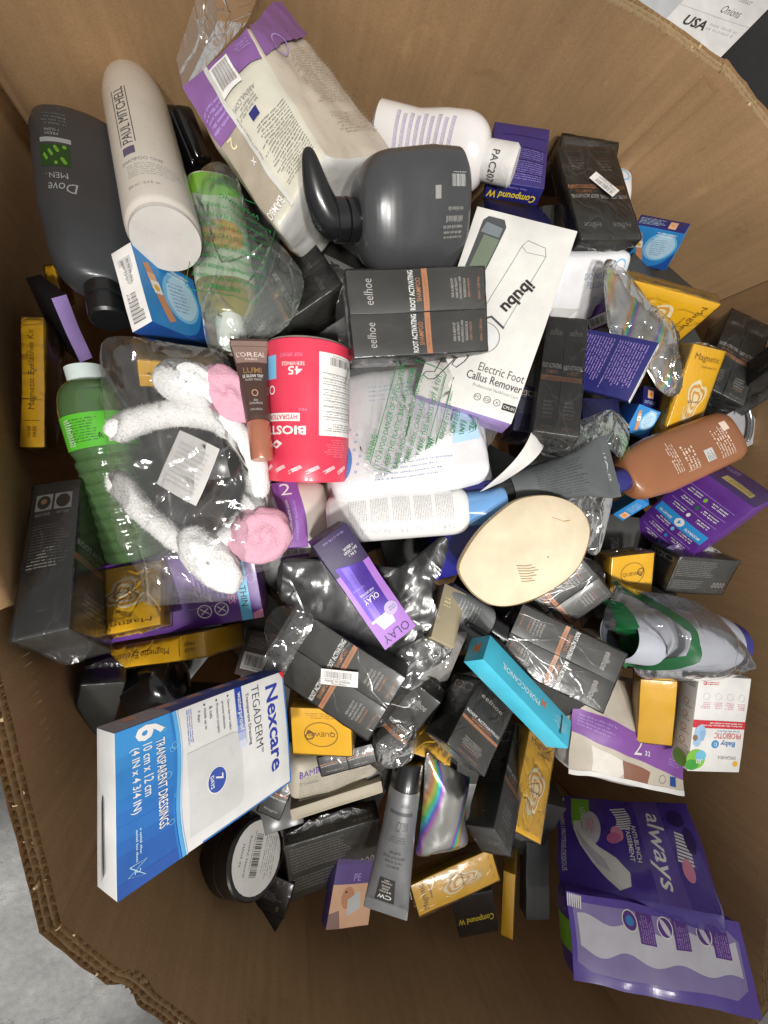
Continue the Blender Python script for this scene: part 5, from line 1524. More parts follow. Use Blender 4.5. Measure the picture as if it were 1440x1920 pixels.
# ================================================================= BOTTLES, TUBES, JARS
root, L = axis_thing('DOVE', 'body_wash_bottle', 'dark charcoal body wash bottle upside down along the left wall', 'bottle')
CH = mat('36383b', .33, coat=.15, var=.06); CAPB = mat('17181a', .3, coat=.3)
st = [(0, .030, .018, 2.4), (.012, .040, .025, 2.4), (.04, .046, .029, 2.6), (.10, .0495, .031, 2.7), (.5, .0510, .032, 2.8), (.68, .0475, .031, 2.7)] + rnd_shoulder(.68, .86, .0475, .016, 8, .031, .016, 2.7, 2.0)[1:]
loft(root, 'body', st, L, CH, extra=2)
A3 = Art(140, 200, 3)
DG = mat('8e9090', .5)
A3.rect(78, 66, 34, 28, mat('1f3d18', .5))
for i in range(14): A3.ell(82 + (i * 7) % 27, 69 + (i * 5) % 22, 1.9, 2.3, mat('5f8f2c', .5))
A3.rect(76, 57, 34, 6, DG); A3.text('FRESH', 94, 52, DG, h=3.4, w=15); A3.text('+ CLEAN', 93, 47, DG, h=3.4, w=17); A3.small(78, 24, 30, 18, 4, mat('5d5f60', .5), seed=2); A3.text('2-1', 86, 16, mat('5d5f60', .5), h=5)
A3.text('MEN', 92, 106, DG, h=7, w=20); A3.text('+', 106, 104, LIME, h=4); A3.text('Dove', 90, 121, DG, h=12, w=30, shear=.25)
A3.build(root, loft_map(st, L, 0, .8, 2.7, 0), 'lettering')
stc = [(.84, .019, .019, 2), (.845, .0205, .0205, 2), (.90, .0205, .0205, 2), (.905, .018, .018, 2), (.925, .018, .018, 2), (.93, .0205, .0205, 2), (.99, .0205, .0205, 2), (1.0, .018, .018, 2)]
loft(root, 'cap', stc, L, CAPB)

root, L = axis_thing('PM', 'shampoo_bottle', 'tall white shampoo bottle with its base towards the viewer at top left', 'bottle')
PMW = mat('cfc8bd', .3, coat=.2, var=.03)
st = [(.011, .0322, .0322, 2), (.03, .0352, .0352, 2), (.06, .0358, .0358, 2), (.70, .0358, .0358, 2)] + rnd_shoulder(.70, .92, .0358, .017, 8)[1:]
loft(root, 'body', st, L, PMW, extra=2, cap0=False)
loft(root, 'base', [(.013, .0328, .0328, 2), (.003, .0300, .0300, 2), (-.003, .026, .026, 2), (-.004, .021, .021, 2), (-.003, .010, .010, 2), (-.003, .002, .002, 2)], L, mat('cfcac3', .3, coat=.2), cap0=False, sharp=80)
A = Art(72, 180, 3)
A.text('PAUL MITCHELL', 22, 112, DGREY, h=9.5, w=86, rot=90); A.line([(15.2, 69), (15.2, 155)], .7, DGREY); A.line([(28.8, 69), (28.8, 155)], .7, DGREY)
A.rect(16, 54, 11, 10, mat('56526a', .5)); A.text('SHAMPOO ONE', 30, 45, GREY, h=4.2, w=34); A.small(17, 24, 44, 17, 6, GREY, seed=3, fill=.35); A.text('500 ml / 16.9 fl. oz.', 28, 13, GREY, h=3, w=26)
A.build(root, loft_map(st, L, .04, .72, 2.4), 'lettering')
B_ = Art(50, 50); B_.text('SACROSANCT', 25, 16, GREY, h=2.6, w=26)
loft(root, 'cap', [(.90, .016, .016, 2), (.905, .018, .018, 2), (.99, .018, .018, 2), (1, .016, .016, 2)], L, CAPB)

root, L = axis_thing('PUMP', 'pump_bottle', 'dark grey pump bottle lying on its side above the twin pack', 'bottle')
st = [(0, .044, .03, 2.6), (.015, .055, .038, 2.7), (.06, .0605, .042, 2.8), (.3, .0615, .043, 2.8), (.62, .058, .041, 2.7)] + rnd_shoulder(.62, .98, .058, .017, 9, .041, .017, 2.7, 2)[1:]
loft(root, 'body', st, L, mat('404143', .3, coat=.2, var=.08), extra=2)
loft(root, 'collar', [(.97, .0195, .0195, 2), (.98, .0205, .0205, 2), (1.06, .0205, .0205, 2), (1.07, .018, .018, 2), (1.08, .018, .018, 2), (1.085, .0205, .0205, 2), (1.17, .0205, .0205, 2), (1.175, .019, .019, 2)], L, CAPB)
A = Art(90, 120, 3); A.rect(52, 14, 16, 11, LGREY) if False else None
A.barcode(58, 16, 26, 12, LGREY, None, 90); A.small(36, 20, 34, 14, 5, SILV2, rot=90, seed=4); A.rect(40, 58, 8, 9, SILV2)
A.build(root, loft_map(st, L, 0, .7, 1.9, .25), 'lettering')
# nozzle: a swept beak
path = [Vector((0, L * 1.17, 0)), Vector((.003, L * 1.24, .002)), Vector((.022, L * 1.30, .004)), Vector((.045, L * 1.33, .004)), Vector((.058, L * 1.335, .001))]
rad = [(.0195, .0195), (.019, .018), (.0155, .0145), (.0095, .009), (.005, .006)]
V, Fc = [], []
n = 18
for k, p in enumerate(path):
    a = path[min(k + 1, len(path) - 1)] - path[max(0, k - 1)]
    a.normalize(); zz = Vector((0, 0, 1)); xx = a.cross(zz).normalized(); zz = xx.cross(a)
    for i in range(n):
        t = 2 * math.pi * i / n
        V.append(p + xx * math.cos(t) * rad[k][0] + zz * math.sin(t) * rad[k][1])
for k in range(len(path) - 1):
    for i in range(n):
        Fc.append((k * n + i, k * n + (i + 1) % n, (k + 1) * n + (i + 1) % n, (k + 1) * n + i))
Fc += [tuple((len(path) - 1) * n + i for i in range(n))]
o = mesh_obj('nozzle', V, Fc, CAPB, root, None, True)
md = o.modifiers.new('smooth', 'SUBSURF'); md.levels = 1; md.render_levels = 2

root, L = axis_thing('LOT', 'lotion_bottle', 'white lotion bottle with lavender stripes and taped cap by the far wall', 'bottle')
st = [(0, .03, .022, 2.3), (.03, .038, .028, 2.4), (.3, .036, .027, 2.4), (.48, .041, .03, 2.4), (.62, .0425, .031, 2.3)] + rnd_shoulder(.62, .80, .0425, .017, 9, .031, .017, 2.3, 2)[1:]
LW2 = mat('ddd9d6', .22, coat=.4, var=.03)
loft(root, 'body', st, L, LW2, extra=2)
A = Art(80, 140, 3)
LAV = mat('aaa2b6', .45)
for i in range(9): A.rect(6 + (i % 2) * 3, 30 + i * 11.5, 62 - (i * 5) % 14, 6.2, LAV); A.small(8, 31 + i * 11.5, 50, 4, 2, LW2, seed=i)
A.build(root, loft_map(st, L, .05, .62, 2.3, .1), 'label_stripes')
loft(root, 'cap', [(.775, .0195, .0195, 2), (.78, .0215, .0215, 2), (.98, .0225, .0225, 2), (1.0, .019, .019, 2)], L, mat('d6d4d0', .5, bump=.5, scale=60), wob=.0012)
A = Art(40, 30); A.text('PAC207', 20, 15, DGREY, h=5.5, w=30, rot=90 if False else 0); A2 = Art(30, 40); A2.text('PAC207', 15, 20, DGREY, h=6, w=30, rot=0)
AA = Art(40, 24, 2); AA.text('PAC207', 20, 12, DGREY, h=8, w=34)
AA.build(root, lambda u, v, g: loft_point([(0, .0222, .0222, 2), (1, .0222, .0222, 2)], L, .80 + .14 * v, .2 + (u - .5) * 1.7, g + .0012), 'handwriting')

# green drink bottle: clear green plastic, ribbed
root, L = axis_thing('GRN', 'drink_bottle', 'clear green plastic drink bottle with a grey cap along the left side', 'bottle')
def pet_mat():
    m = bpy.data.materials.new('green_clear_plastic'); m.use_nodes = True
    nt = m.node_tree; nt.nodes.remove(nt.nodes['Principled BSDF'])
    tr = node(nt, 'ShaderNodeBsdfTransparent'); tr.inputs[0].default_value = (.60, .86, .50, 1)
    df = node(nt, 'ShaderNodeBsdfDiffuse'); df.inputs[0].default_value = (*rgb('8fc07c'), 1)
    gl = node(nt, 'ShaderNodeBsdfGlossy', i_Roughness=.06)
    lw = node(nt, 'ShaderNodeFresnel', i_IOR=1.5)
    k = node(nt, 'ShaderNodeMath', operation='MULTIPLY_ADD', use_clamp=True); k.inputs[1].default_value = 1.6; k.inputs[2].default_value = .02
    tc = node(nt, 'ShaderNodeTexCoord'); nz = node(nt, 'ShaderNodeTexNoise', i_Scale=55.0, i_Detail=3.0)
    nt.links.new(tc.outputs['Object'], nz.inputs['Vector'])
    bm_ = node(nt, 'ShaderNodeBump', i_Strength=.35, i_Distance=.004); nt.links.new(nz.outputs['Fac'], bm_.inputs['Height'])
    nt.links.new(bm_.outputs[0], gl.inputs['Normal']); nt.links.new(bm_.outputs[0], lw.inputs['Normal'])
    a = node(nt, 'ShaderNodeMixShader'); a.inputs[0].default_value = .24
    nt.links.new(tr.outputs[0], a.inputs[1]); nt.links.new(df.outputs[0], a.inputs[2])
    b = node(nt, 'ShaderNodeMixShader'); nt.links.new(lw.outputs[0], k.inputs[0]); nt.links.new(k.outputs[0], b.inputs[0])
    nt.links.new(a.outputs[0], b.inputs[1]); nt.links.new(gl.outputs[0], b.inputs[2]); nt.links.new(b.outputs[0], nt.nodes['Material Output'].inputs[0])
    return m
PET = pet_mat()
st = [(0, .022, .022, 2), (.02, .032, .032, 2)]
for i in range(9):
    y = .05 + i * .058
    st += [(y, .0350, .0350, 2), (y + .018, .0352, .0352, 2), (y + .03, .0336, .0336, 2), (y + .046, .0336, .0336, 2)]
st += [(.575, .0355, .0355, 2), (.60, .036, .036, 2), (.76, .036, .036, 2)] + rnd_shoulder(.76, .93, .036, .0155, 8)[1:]
loft(root, 'body', st, L, PET, extra=1)
lab = [(.59, .0364, .0364, 2), (.75, .0364, .0364, 2)]
loft(root, 'label', lab, L, mat('55b52e', .45), cap0=False, cap1=False)
A = Art(80, 44, 3); A.small(6, 8, 34, 32, 9, INK, seed=3, fill=.45); A.rect(44, 4, 28, 20, WHITE); A.barcode(45, 5, 26, 18, INK, rot=0); A.text('R', 38, 12, INK, h=6); A.small(2, 4, 10, 36, 12, WHITE, seed=5)
A.build(root, loft_map(lab, L, .592, .748, 2.2), 'lettering')
loft(root, 'cap', [(.925, .018, .018, 2), (.93, .019, .019, 2), (.995, .019, .019, 2), (1, .0165, .0165, 2)], L, mat('c9d6d2', .4))

# baby wash bottle inside the green-lettered bag
root, L = axis_thing('BOT', 'baby_wash_bottle', 'pale green baby wash bottle upside down inside the green-lettered bag', 'bottle')
st = [(0, .02, .014, 2.3), (.03, .031, .021, 2.4), (.12, .034, .023, 2.5), (.60, .034, .023, 2.5)] + rnd_shoulder(.60, .84, .034, .013, 8, .023, .013, 2.5, 2)[1:]
loft(root, 'body', st, L, mat('c3cdb4', .3, var=.04), extra=1)
st2 = [(.66, .0335, .0232, 2.5), (.70, .0325, .0232, 2.5)] + rnd_shoulder(.70, .845, .0325, .0136, 6, .0232, .0136, 2.5, 2)[1:]
loft(root, 'liquid_window', st2, L, mat('8a7d3a', .2, coat=.5), cap0=False, cap1=False)
A = Art(70, 110, 3); A.poly([(8, 0), (60, 0), (60, 24), (40, 30), (8, 22)], LIME); A.ell(30, 74, 19, 17, mat('dba83a', .4)); A.text('burt', 30, 78, RED, h=8, w=22); A.text("bees", 30, 68, RED, h=6, w=16); A.rect(52, 40, 14, 60, mat('8a6cae', .4))
A.build(root, loft_map(st, L, .04, .60, 2.4), 'lettering')
loft(root, 'cap', [(.83, .0145, .0145, 2), (.835, .0165, .0165, 2), (.99, .0165, .0165, 2), (1, .014, .014, 2)], L, WHITE)

def tube(id, name, label, base, capm, rx0, rc, capt, crimp, arts, crimpw=None, seed=0):
    root, L = axis_thing(id, name, label, 'tube')
    r = rx0
    st = [(capt, r * .97, r * .97, 2), (capt + .03, r, r, 2), (.45, r * 1.06, r * .86, 2), (.75, r * 1.25, r * .48, 2.1), (.93, crimp, .003, 2.6), (.935, crimp, .0012, 4), (1.0, crimp * 1.01, .0011, 4)]
    loft(root, 'body', st, L, base, extra=4)
    loft(root, 'cap', [(0, rc * .93, rc * .93, 2), (.012, rc, rc, 2), (capt - .006, rc, rc, 2), (capt, rc * .95, rc * .95, 2)], L, capm)
    A, t0, t1, span = arts
    A.build(root, loft_map(st, L, t0, t1, span), 'lettering')
    return root, L, st
A = Art(40, 90, 1.6)
UPB = mat('8a7268', .4)
A.rect(0, 62, 40, 28, UPB); A.text("L'OREAL", 20, 72, mat('e0d4cb', .4), h=6, w=30); A.text('PARIS', 20, 66, mat('e0d4cb', .4), h=2.4, w=11)
A.text('LUMI', 20, 52, mat('b08a5a', .3, metal=.5), h=7, w=22, bold=.02); A.text('LE GLOW TINT', 20, 45, WHITE, h=3.6, w=26, bold=.01); A.text('FLUIDE TEINTE', 20, 40.5, LGREY, h=2.4, w=20); A.ell(20, 24, 4, 4, SKIN2, inner=.8); A.text('420', 20, 15, LGREY, h=2.6); A.text('COOL/FROID', 20, 11.5, LGREY, h=2.4, w=18); A.text('0.9 FL.OZ/27mL', 20, 4, LGREY, h=2.2, w=17)
tube('LOR', 'tint_tube', 'brown tint tube with a copper cap standing beside the red tub', mat('4a352e', .35, coat=.2), mat('bf7c62', .25, metal=.4), .0125, .0115, .31, .0195, (A, .36, .98, 2.2))
A = Art(70, 140, 3); A.small(8, 30, 104, 50, 13, INK, rot=0, seed=3, fill=.35) if False else A.small(60, 26, 78, 50, 13, mat('2c2d2d', .5), rot=90, seed=3, fill=.35); A.text('1 FACE', 35, 136, LGREY, h=3)
tube('TUBE', 'face_tube', 'dark grey squeeze tube with a black cap above the cream foam pad', mat('55595a', .36, coat=.1), CAPB, .0245, .0235, .20, .041, (A, .24, .97, 2.3))
A = Art(56, 150, 2.5)
A.rect(22, 110, 19, 34, INK); A.text('CW', 31.5, 137, WHITE, h=6, w=13, bold=.02)
for i, s_ in enumerate(('BEGGS', 'AND', 'SONS')): A.text(s_, 31.5, 129.5 - i * 4, WHITE, h=2.4, w=(11, 7, 9)[i])
A.text('CHICAGO', 31.5, 116.5, WHITE, h=2.2, w=12); A.text('1874', 31.5, 113, WHITE, h=2.2)
for i, s_ in enumerate(('ENERGY*', 'FACE WASH', 'NETTOYANT VISAGE', 'ENERGIE*')): A.text(s_, 28, 92 - i * 6.5, INK, h=3.6, w=(16, 22, 30, 16)[i])
A.small(16, 50, 26, 10, 3, DGREY, seed=4); A.ell(28, 36, 3, 7, DGREY, inner=.75); A.small(14, 30, 12, 12, 5, DGREY, seed=6); A.rect(8, 17, 38, 4.5, DGREY); A.small(16, 6, 14, 5, 2, DGREY, seed=8)
tube('CWT', 'face_wash_tube', 'grey face wash tube with a black square logo in the shaded front', mat('7b7c7e', .34, metal=.35), CAPB, .0225, .022, .18, .031, (A, .22, .95, 2.2))

root, L = axis_thing('TUB', 'drink_mix_tub', 'red drink mix tub with a white facts panel lying upside down', 'tub')
REDT = mat('dd3c56', .36, coat=.25, var=.04)
st = [(0, .0455, .0455, 2), (.01, .0470, .0470, 2), (.82, .0470, .0470, 2), (.825, .0472, .0472, 2), (.985, .0472, .0472, 2), (1, .0466, .0466, 2)]
loft(root, 'can', st, L, REDT, extra=1, seg=64)
loft(root, 'base_ring', [(-.012, .044, .044, 2), (-.012, .0462, .0462, 2), (.004, .0470, .0470, 2)], L, mat('c9c3b8', .35, metal=.4), cap0=False, cap1=False, seg=64)
loft(root, 'base_disc', [(-.002, .0455, .0455, 2), (-.003, .0455, .0455, 2)], L, mat('b9b4aa', .4, metal=.3), seg=64)
A = Art(110, 160, 3)
A.rect(2, 14, 44, 92, WHITE); A.barcode(10, 16, 28, 12, INK)
for i in range(9): A.rect(5, 36 + i * 6, 38, .5, INK); A.small(5, 37 + i * 6, 38, 4.5, 2, DGREY, seed=i, fill=.4)
A.small(6, 92, 36, 10, 4, DGREY, seed=14); A.small(6, 110, 36, 22, 8, mat('e8788a', .4), seed=15)
A.text('BIOSTEEL', 85, 101, WHITE, h=10, w=56, bold=.03); A.rect(62, 82, 34, 9, WHITE); A.text('HYDRATION', 79, 86.5, REDT, h=5.5, w=30, bold=.02); A.text('MIX', 60, 78, PINK, h=3)
A.text('45', 66, 36, WHITE, h=9, w=12, bold=.015); A.text('SERVINGS', 68, 28.5, WHITE, h=4.2, w=20); A.text('NSF SPORT', 70, 19, PINK, h=4, w=20); A.rect(84, 18, 12, 26, SKY); A.ell(90, 56, 4, 5, WHITE, inner=.7)
A.quad((78, 116), (84, 112), (92, 118), (84, 122), WHITE); A.quad((82, 117), (85, 115), (88, 118), (85, 120), REDT)
for i in range(7): A.rect(2 + i * 15, 140, 10, 4, mat('f0b0ba', .4), rot=32); A.small(6 + i * 15, 143, 10, 5, 2, WHITE, rot=32, seed=i)
A.build(root, loft_map(st, L, 0, 1, 2.9), 'lettering')

root, L = axis_thing('WHT', 'lotion_bottle', 'white lotion bottle with a blue cap lying across the middle', 'bottle')
st = [(0, .022, .018, 2.3), (.02, .0285, .022, 2.4), (.06, .0305, .024, 2.5), (.70, .0305, .024, 2.5)] + rnd_shoulder(.70, .79, .0305, .019, 7, .024, .018, 2.5, 2)[1:]
loft(root, 'body', st, L, mat('dedddb', .3, coat=.2, var=.03), extra=2)
A = Art(70, 150, 3)
for i in range(5): A.small(58, 14 + i * 27, 46, 44, 22, GREY, rot=90, seed=i, fill=.45) if False else A.small(14 + i * 0, 20 + i * 25, 46, 21, 11, GREY, seed=i, fill=.4)
A.barcode(52, 4, 14, 12, INK, None, 90)
A.build(root, loft_map(st, L, .03, .74, 2.2), 'lettering')
loft(root, 'cap', [(.77, .0205, .019, 2), (.78, .0225, .021, 2), (.92, .0230, .022, 2.2), (.985, .0255, .023, 2.3), (1, .0245, .022, 2.3)], L, mat('6a9bcf', .25, coat=.4))

root, L = axis_thing('BRN', 'sunless_lotion_bottle', 'tan brown flat lotion bottle lying near the right wall', 'bottle')
BRM = mat('93603f', .36, coat=.15, var=.05)
st = [(0, .030, .013, 2.6), (.02, .037, .017, 2.8), (.08, .041, .0195, 3), (.35, .0425, .021, 3), (.72, .044, .021, 3), (.86, .040, .020, 2.8)] + rnd_shoulder(.86, 1.0, .040, .018, 6, .020, .014, 2.8, 2.2)[1:]
loft(root, 'body', st, L, BRM, extra=2)
A = Art(80, 170, 3); CB = mat('e0c9b8', .45)
A.text('ENJOY', 30, 126, CB, h=5, w=24) if False else A.small(26, 110, 30, 14, 4, CB, seed=2); A.small(24, 84, 24, 20, 4, CB, rot=0, seed=3); A.rect(22, 84, .5, 22, CB); A.rect(24, 56, 14, 15, LGREY); A.small(25, 57, 12, 13, 5, INK, seed=5); A.small(20, 20, 32, 28, 6, CB, seed=4); A.rect(44, 12, 12, 12, CB)
A.build(root, loft_map(st, L, .05, .95, 2.2), 'lettering')
loft(root, 'cap', [(.985, .016, .013, 2.2), (1.0, .017, .0135, 2.2), (1.10, .0165, .013, 2.2), (1.11, .014, .011, 2.2)], L, NAVY)

root, L = axis_thing('PMP2', 'grey_pump_bottle', 'small grey bottle with a black pump collar under the foam pad', 'bottle')
st = [(0, .020, .020, 2), (.03, .0255, .0255, 2), (.62, .0255, .0255, 2)] + rnd_shoulder(.62, .72, .0255, .013, 5)[1:]
loft(root, 'body', st, L, mat('7f8282', .32), extra=1)
loft(root, 'collar', [(.71, .0175, .0175, 2), (.72, .019, .019, 2), (.92, .019, .019, 2), (.93, .012, .012, 2), (1.0, .012, .012, 2)], L, CAPB)
A = Art(50, 60); A.small(10, 10, 28, 36, 7, LGREY, seed=3, fill=.35); A.build(root, loft_map(st, L, .08, .6, 2), 'lettering')
V = []; 
bx = body(root, 'spout', (.007, .06, .006), CAPB, None, None, off=(.012, L * .62, .030), r=.002)

root, L = axis_thing('JAR', 'cosmetic_jar', 'round black jar with a white barcode label on its face', 'jar')
JB = mat('121213', .28, coat=.4)
loft(root, 'jar_body', [(0, .040, .040, 2), (.03, .0455, .0455, 2), (.55, .0465, .0465, 2), (.56, .0445, .0445, 2), (.60, .0445, .0445, 2), (.61, .0470, .0470, 2), (.97, .0470, .0470, 2), (1, .0450, .0450, 2)], L, JB, seg=56)
A = Art(80, 80)
A.ell(40, 40, 38, 38, PAPER); A.barcode(14, 30, 50, 15, INK, None, 0, seed=9); A.small(18, 50, 46, 20, 6, DGREY, seed=3, fill=.35); A.text('Beautiful, Natural', 40, 24, DGREY, h=3.4, w=40); A.text('MADE IN', 40, 15, DGREY, h=3, w=22)
A.build(root, lambda u, v, g: Vector(((u - .5) * .086, L + g + .0003, -(v - .5) * .086)), 'barcode_label')

# grey cup in a green-banded clear bag
root, L = axis_thing('CUP', 'grey_cup', 'pale grey plastic cup inside the green-banded clear bag', 'cup')
CG = mat('a9acb6', .4, var=.04)
loft(root, 'shell', [(0, .034, .034, 2), (0, .037, .037, 2), (.05, .039, .039, 2), (.5, .046, .046, 2), (.85, .047, .047, 2), (.97, .040, .040, 2), (1, .030, .030, 2)], L * .88, CG, cap0=False, seg=48)
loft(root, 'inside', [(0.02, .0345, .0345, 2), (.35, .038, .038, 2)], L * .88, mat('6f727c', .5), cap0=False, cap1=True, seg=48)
loft(root, 'blue_base', [(.84, .026, .026, 2), (.87, .034, .034, 2), (.96, .034, .034, 2), (.99, .028, .028, 2)], L, mat('23207a', .3, coat=.3), seg=48)
root, L = axis_thing('GLO', 'black_bottle', 'glossy black bottle end in the gap above the dressing box', 'bottle')
loft(root, 'body', [(0, .03, .03, 2), (.05, .036, .036, 2), (.7, .036, .036, 2)] + rnd_shoulder(.7, 1, .036, .014, 6)[1:], L, mat('0d0d0f', .14, coat=.6))

# ================================================================= BAGS, PAD, HEADBAND, PAPER
def rel(pts):
    c = sum((Vector(p) for p in pts), Vector()) / len(pts)
    return c, [Vector(p) - c for p in pts]
def bag(id, name, label, m, cat='bag', part=None, **kw):
    c, pts = rel(smooth_outline(OUT[id]))
    o = pillow(None, name, pts, m, **kw)
    o.location = c
    return tag(o, label, cat), c, pts
def surf_art(o, A, c0, xdir, wid, hgt, z, name='lettering', zf=None):
    """print on a bag: flat placement following the bag's own surface by ray cast"""
    bpy.context.view_layer.update()
    ev = o.evaluated_get(bpy.context.evaluated_depsgraph_get())
    x = Vector((xdir[0], xdir[1], 0)).normalized(); y = Vector((-x.y, x.x, 0))
    cache = {}
    def fn(u, v, g):
        p = Vector((c0[0], c0[1], 0)) + x * (u - .5) * wid + y * (v - .5) * hgt
        hit, loc, nrm, _ = ev.ray_cast(Vector((p.x, p.y, .3)), Vector((0, 0, -1)))
        return Vector((p.x, p.y, (loc.z if hit else 0) + g + .0007))
    return A.build(o, fn, name)

# foam pad
FOAM = mat('dacbae', .75, var=.14, bump=.18, scale=42)
o, c, pts = bag('PAD', 'foam_pad', 'large cream moulded foam pad lying on top in the middle right', FOAM, 'pad', bulge=.016, reach=.06, thick=.006, wrinkle=.0026, freq=16, spacing=.006, seed=5)
rim = []
n = len(pts)
A = Art(160, 130)
SM = mat('b5a486', .8); SM2 = mat('8d8172', .8)
for i in range(7): A.line([(50 + 1.5 * i, 52 - i * 3.3), (62 + (i % 3) * 4, 51 - i * 3.2), (70 + (i * 5) % 11, 52 - i * 3.3)], .9, SM)
A.ell(92, 60, .9, .9, SM2); A.line([(100, 106), (116, 101), (126, 102)], .8, mat('cdb58c', .8))
surf_art(o, A, (0, 0), (1, 0), .16, .13, 0, 'smudge')
V, Fc = [], []
for k in range(3):
    for p in pts:
        f = (1.0, 1.012, 1.0)[k]
        V.append((p.x * f, p.y * f, (.0022, -.002, -.0055)[k]))
for k in range(2):
    for i in range(n): Fc.append((k * n + i, k * n + (i + 1) % n, (k + 1) * n + (i + 1) % n, (k + 1) * n + i))
mesh_obj('rim_edge', V, Fc, mat('c4af8a', .75), o, None, True)

# fluffy headband
o_n = {}
def fur_tube(parent, name, path, rad, m, seed=1, seg=20):
    P_ = [Vector(p) for p in path]
    fine = []
    for a in range(len(P_) - 1):
        p0 = P_[max(0, a - 1)]; p1 = P_[a]; p2 = P_[a + 1]; p3 = P_[min(len(P_) - 1, a + 2)]
        for i in range(8):
            t = i / 8
            fine.append(.5 * ((2 * p1) + (-p0 + p2) * t + (2 * p0 - 5 * p1 + 4 * p2 - p3) * t * t + (-p0 + 3 * p1 - 3 * p2 + p3) * t ** 3))
    fine.append(P_[-1])
    V, Fc = [], []
    N_ = len(fine); FN_ = []
    for k, p in enumerate(fine):
        a = (fine[min(k + 1, N_ - 1)] - fine[max(0, k - 1)]).normalized()
        x = a.cross(Vector((0, 0, 1))).normalized(); z = x.cross(a)
        e = min(1, min(k, N_ - 1 - k) / 5); r = rad * (.25 + .75 * math.sqrt(e))
        for i in range(seg):
            t = 2 * math.pi * i / seg
            q = p + (x * math.cos(t) + z * math.sin(t)) * r
            q += noise.noise_vector(q * 90 + Vector((seed, 0, 0))) * rad * .12
            V.append(q); FN_.append((q - p).normalized())
    for k in range(N_ - 1):
        for i in range(seg): Fc.append((k * seg + i, k * seg + (i + 1) % seg, (k + 1) * seg + (i + 1) % seg, (k + 1) * seg + i))
    Fc += [tuple(reversed(range(seg))), tuple((N_ - 1) * seg + i for i in range(seg))]
    o = mesh_obj(name, V, Fc, m, parent, None, True); o_n[o.name] = FN_
    return o, V
def fibres(parent, V, m, count, ln, seed=2, name='fur', seg_=20):
    rnd = random.Random(seed)
    ctr = sum(V, Vector()) / len(V)
    FV, FF = [], []
    for _ in range(count):
        i = rnd.randrange(len(V))
        p = V[i].copy()
        for st_ in (1, seg_):
            if i + st_ < len(V) and (V[i + st_] - V[i]).length < .008: p += (V[i + st_] - V[i]) * rnd.random()
        nn = o_n[parent.name][i]
        d = (nn * 1.6 + Vector((rnd.gauss(0, .6), rnd.gauss(0, .6), rnd.gauss(0, .6)))).normalized() * ln * rnd.uniform(.5, 1)
        s = d.cross(Vector((rnd.random(), rnd.random(), rnd.random()))).normalized() * .00022
        q = len(FV)
        FV += [p - s, p + s, p + d * .6 + s * .6 + Vector((0, 0, .0003)), p + d]
        FF += [(q, q + 1, q + 2), (q, q + 2, q + 3)]
    o = mesh_obj(name, FV, FF, m, parent); o['kind'] = 'stuff'
    return o
FURW = mat('f0efed', .95, var=.04, spec=.05, bump=.45, scale=420); FURP = mat('dfa9bb', .9, var=.05, spec=.05, bump=.4, scale=420)
def fur_mat(name, h_):
    m = bpy.data.materials.new(name); m.use_nodes = True
    nt = m.node_tree; nt.nodes.remove(nt.nodes['Principled BSDF'])
    df = node(nt, 'ShaderNodeBsdfDiffuse'); tl = node(nt, 'ShaderNodeBsdfTranslucent')
    for n_ in (df, tl): n_.inputs[0].default_value = (*rgb(h_), 1)
    mx = node(nt, 'ShaderNodeMixShader'); mx.inputs[0].default_value = .5
    nt.links.new(df.outputs[0], mx.inputs[1]); nt.links.new(tl.outputs[0], mx.inputs[2]); nt.links.new(mx.outputs[0], nt.nodes['Material Output'].inputs[0])
    return m
FIBW = fur_mat('white_plush_fibre', 'f6f5f4'); FIBP = fur_mat('pink_plush_fibre', 'e8b4c4')
hc = Vector(OUT['HB1'][5]); hc.z -= .03
hb = thing('fluffy_headband', 'fluffy white spa headband with pink and white bow ears in a clear bag', 'headband', hc)
for k, pth in enumerate((OUT['HB1'], OUT['HB2'])):
    o, V = fur_tube(hb, 'band', [Vector(p) - hc for p in pth], .0135 if k == 0 else .0125, FURW, k)
    fibres(o, V, FIBW, 5000 if k == 0 else 3000, .0030, k)
def lobe(parent, name, c, ax, sz, m, seed, fur=None, curl=False):
    V, Fc = [], []
    nu, nv = 40, 26
    a = math.radians(ax)
    for j in range(nv + 1):
        ph = math.pi * j / nv - math.pi / 2
        for i in range(nu):
            th = 2 * math.pi * i / nu
            x = math.cos(ph) * math.cos(th); y = math.cos(ph) * math.sin(th); z = math.sin(ph)
            r = 1 + .10 * noise.noise(Vector((x, y, z)) * 2.2 + Vector((seed, 0, 0)))
            X, Y, Z_ = x * sz[0] * r, y * sz[1] * r, z * sz[2] * r
            if curl and z > 0:
                rr = math.hypot(x, y); Z_ += .0022 * math.sin(rr * 9 + th * 1.0) * (1 - rr * .6)
            p = Vector(c) - hc + Vector((X * math.cos(a) - Y * math.sin(a), X * math.sin(a) + Y * math.cos(a), Z_))
            p += noise.noise_vector(p * 220 + Vector((seed, 0, 0))) * .0011
            V.append(p)
    for j in range(nv):
        for i in range(nu): Fc.append((j * nu + i, j * nu + (i + 1) % nu, (j + 1) * nu + (i + 1) % nu, (j + 1) * nu + i))
    o = mesh_obj(name, V, Fc, m, parent, None, True)
    cc_ = Vector(c) - hc; o_n[o.name] = [(v - cc_).normalized() for v in V]
    if fur: fibres(o, V, FIBW if m is FURW else FIBP, fur // 5, 0.0028 if m is FURW else .0015, seed, 'fur', 40)
    return o
E4 = [Vector(p) for p in OUT['HBE']]
lobe(hb, 'ear', E4[0], -20, (.033, .024, .014), FURW, 1, 9000)
lobe(hb, 'ear', E4[2], -52, (.044, .023, .016), FURW, 2, 11000)
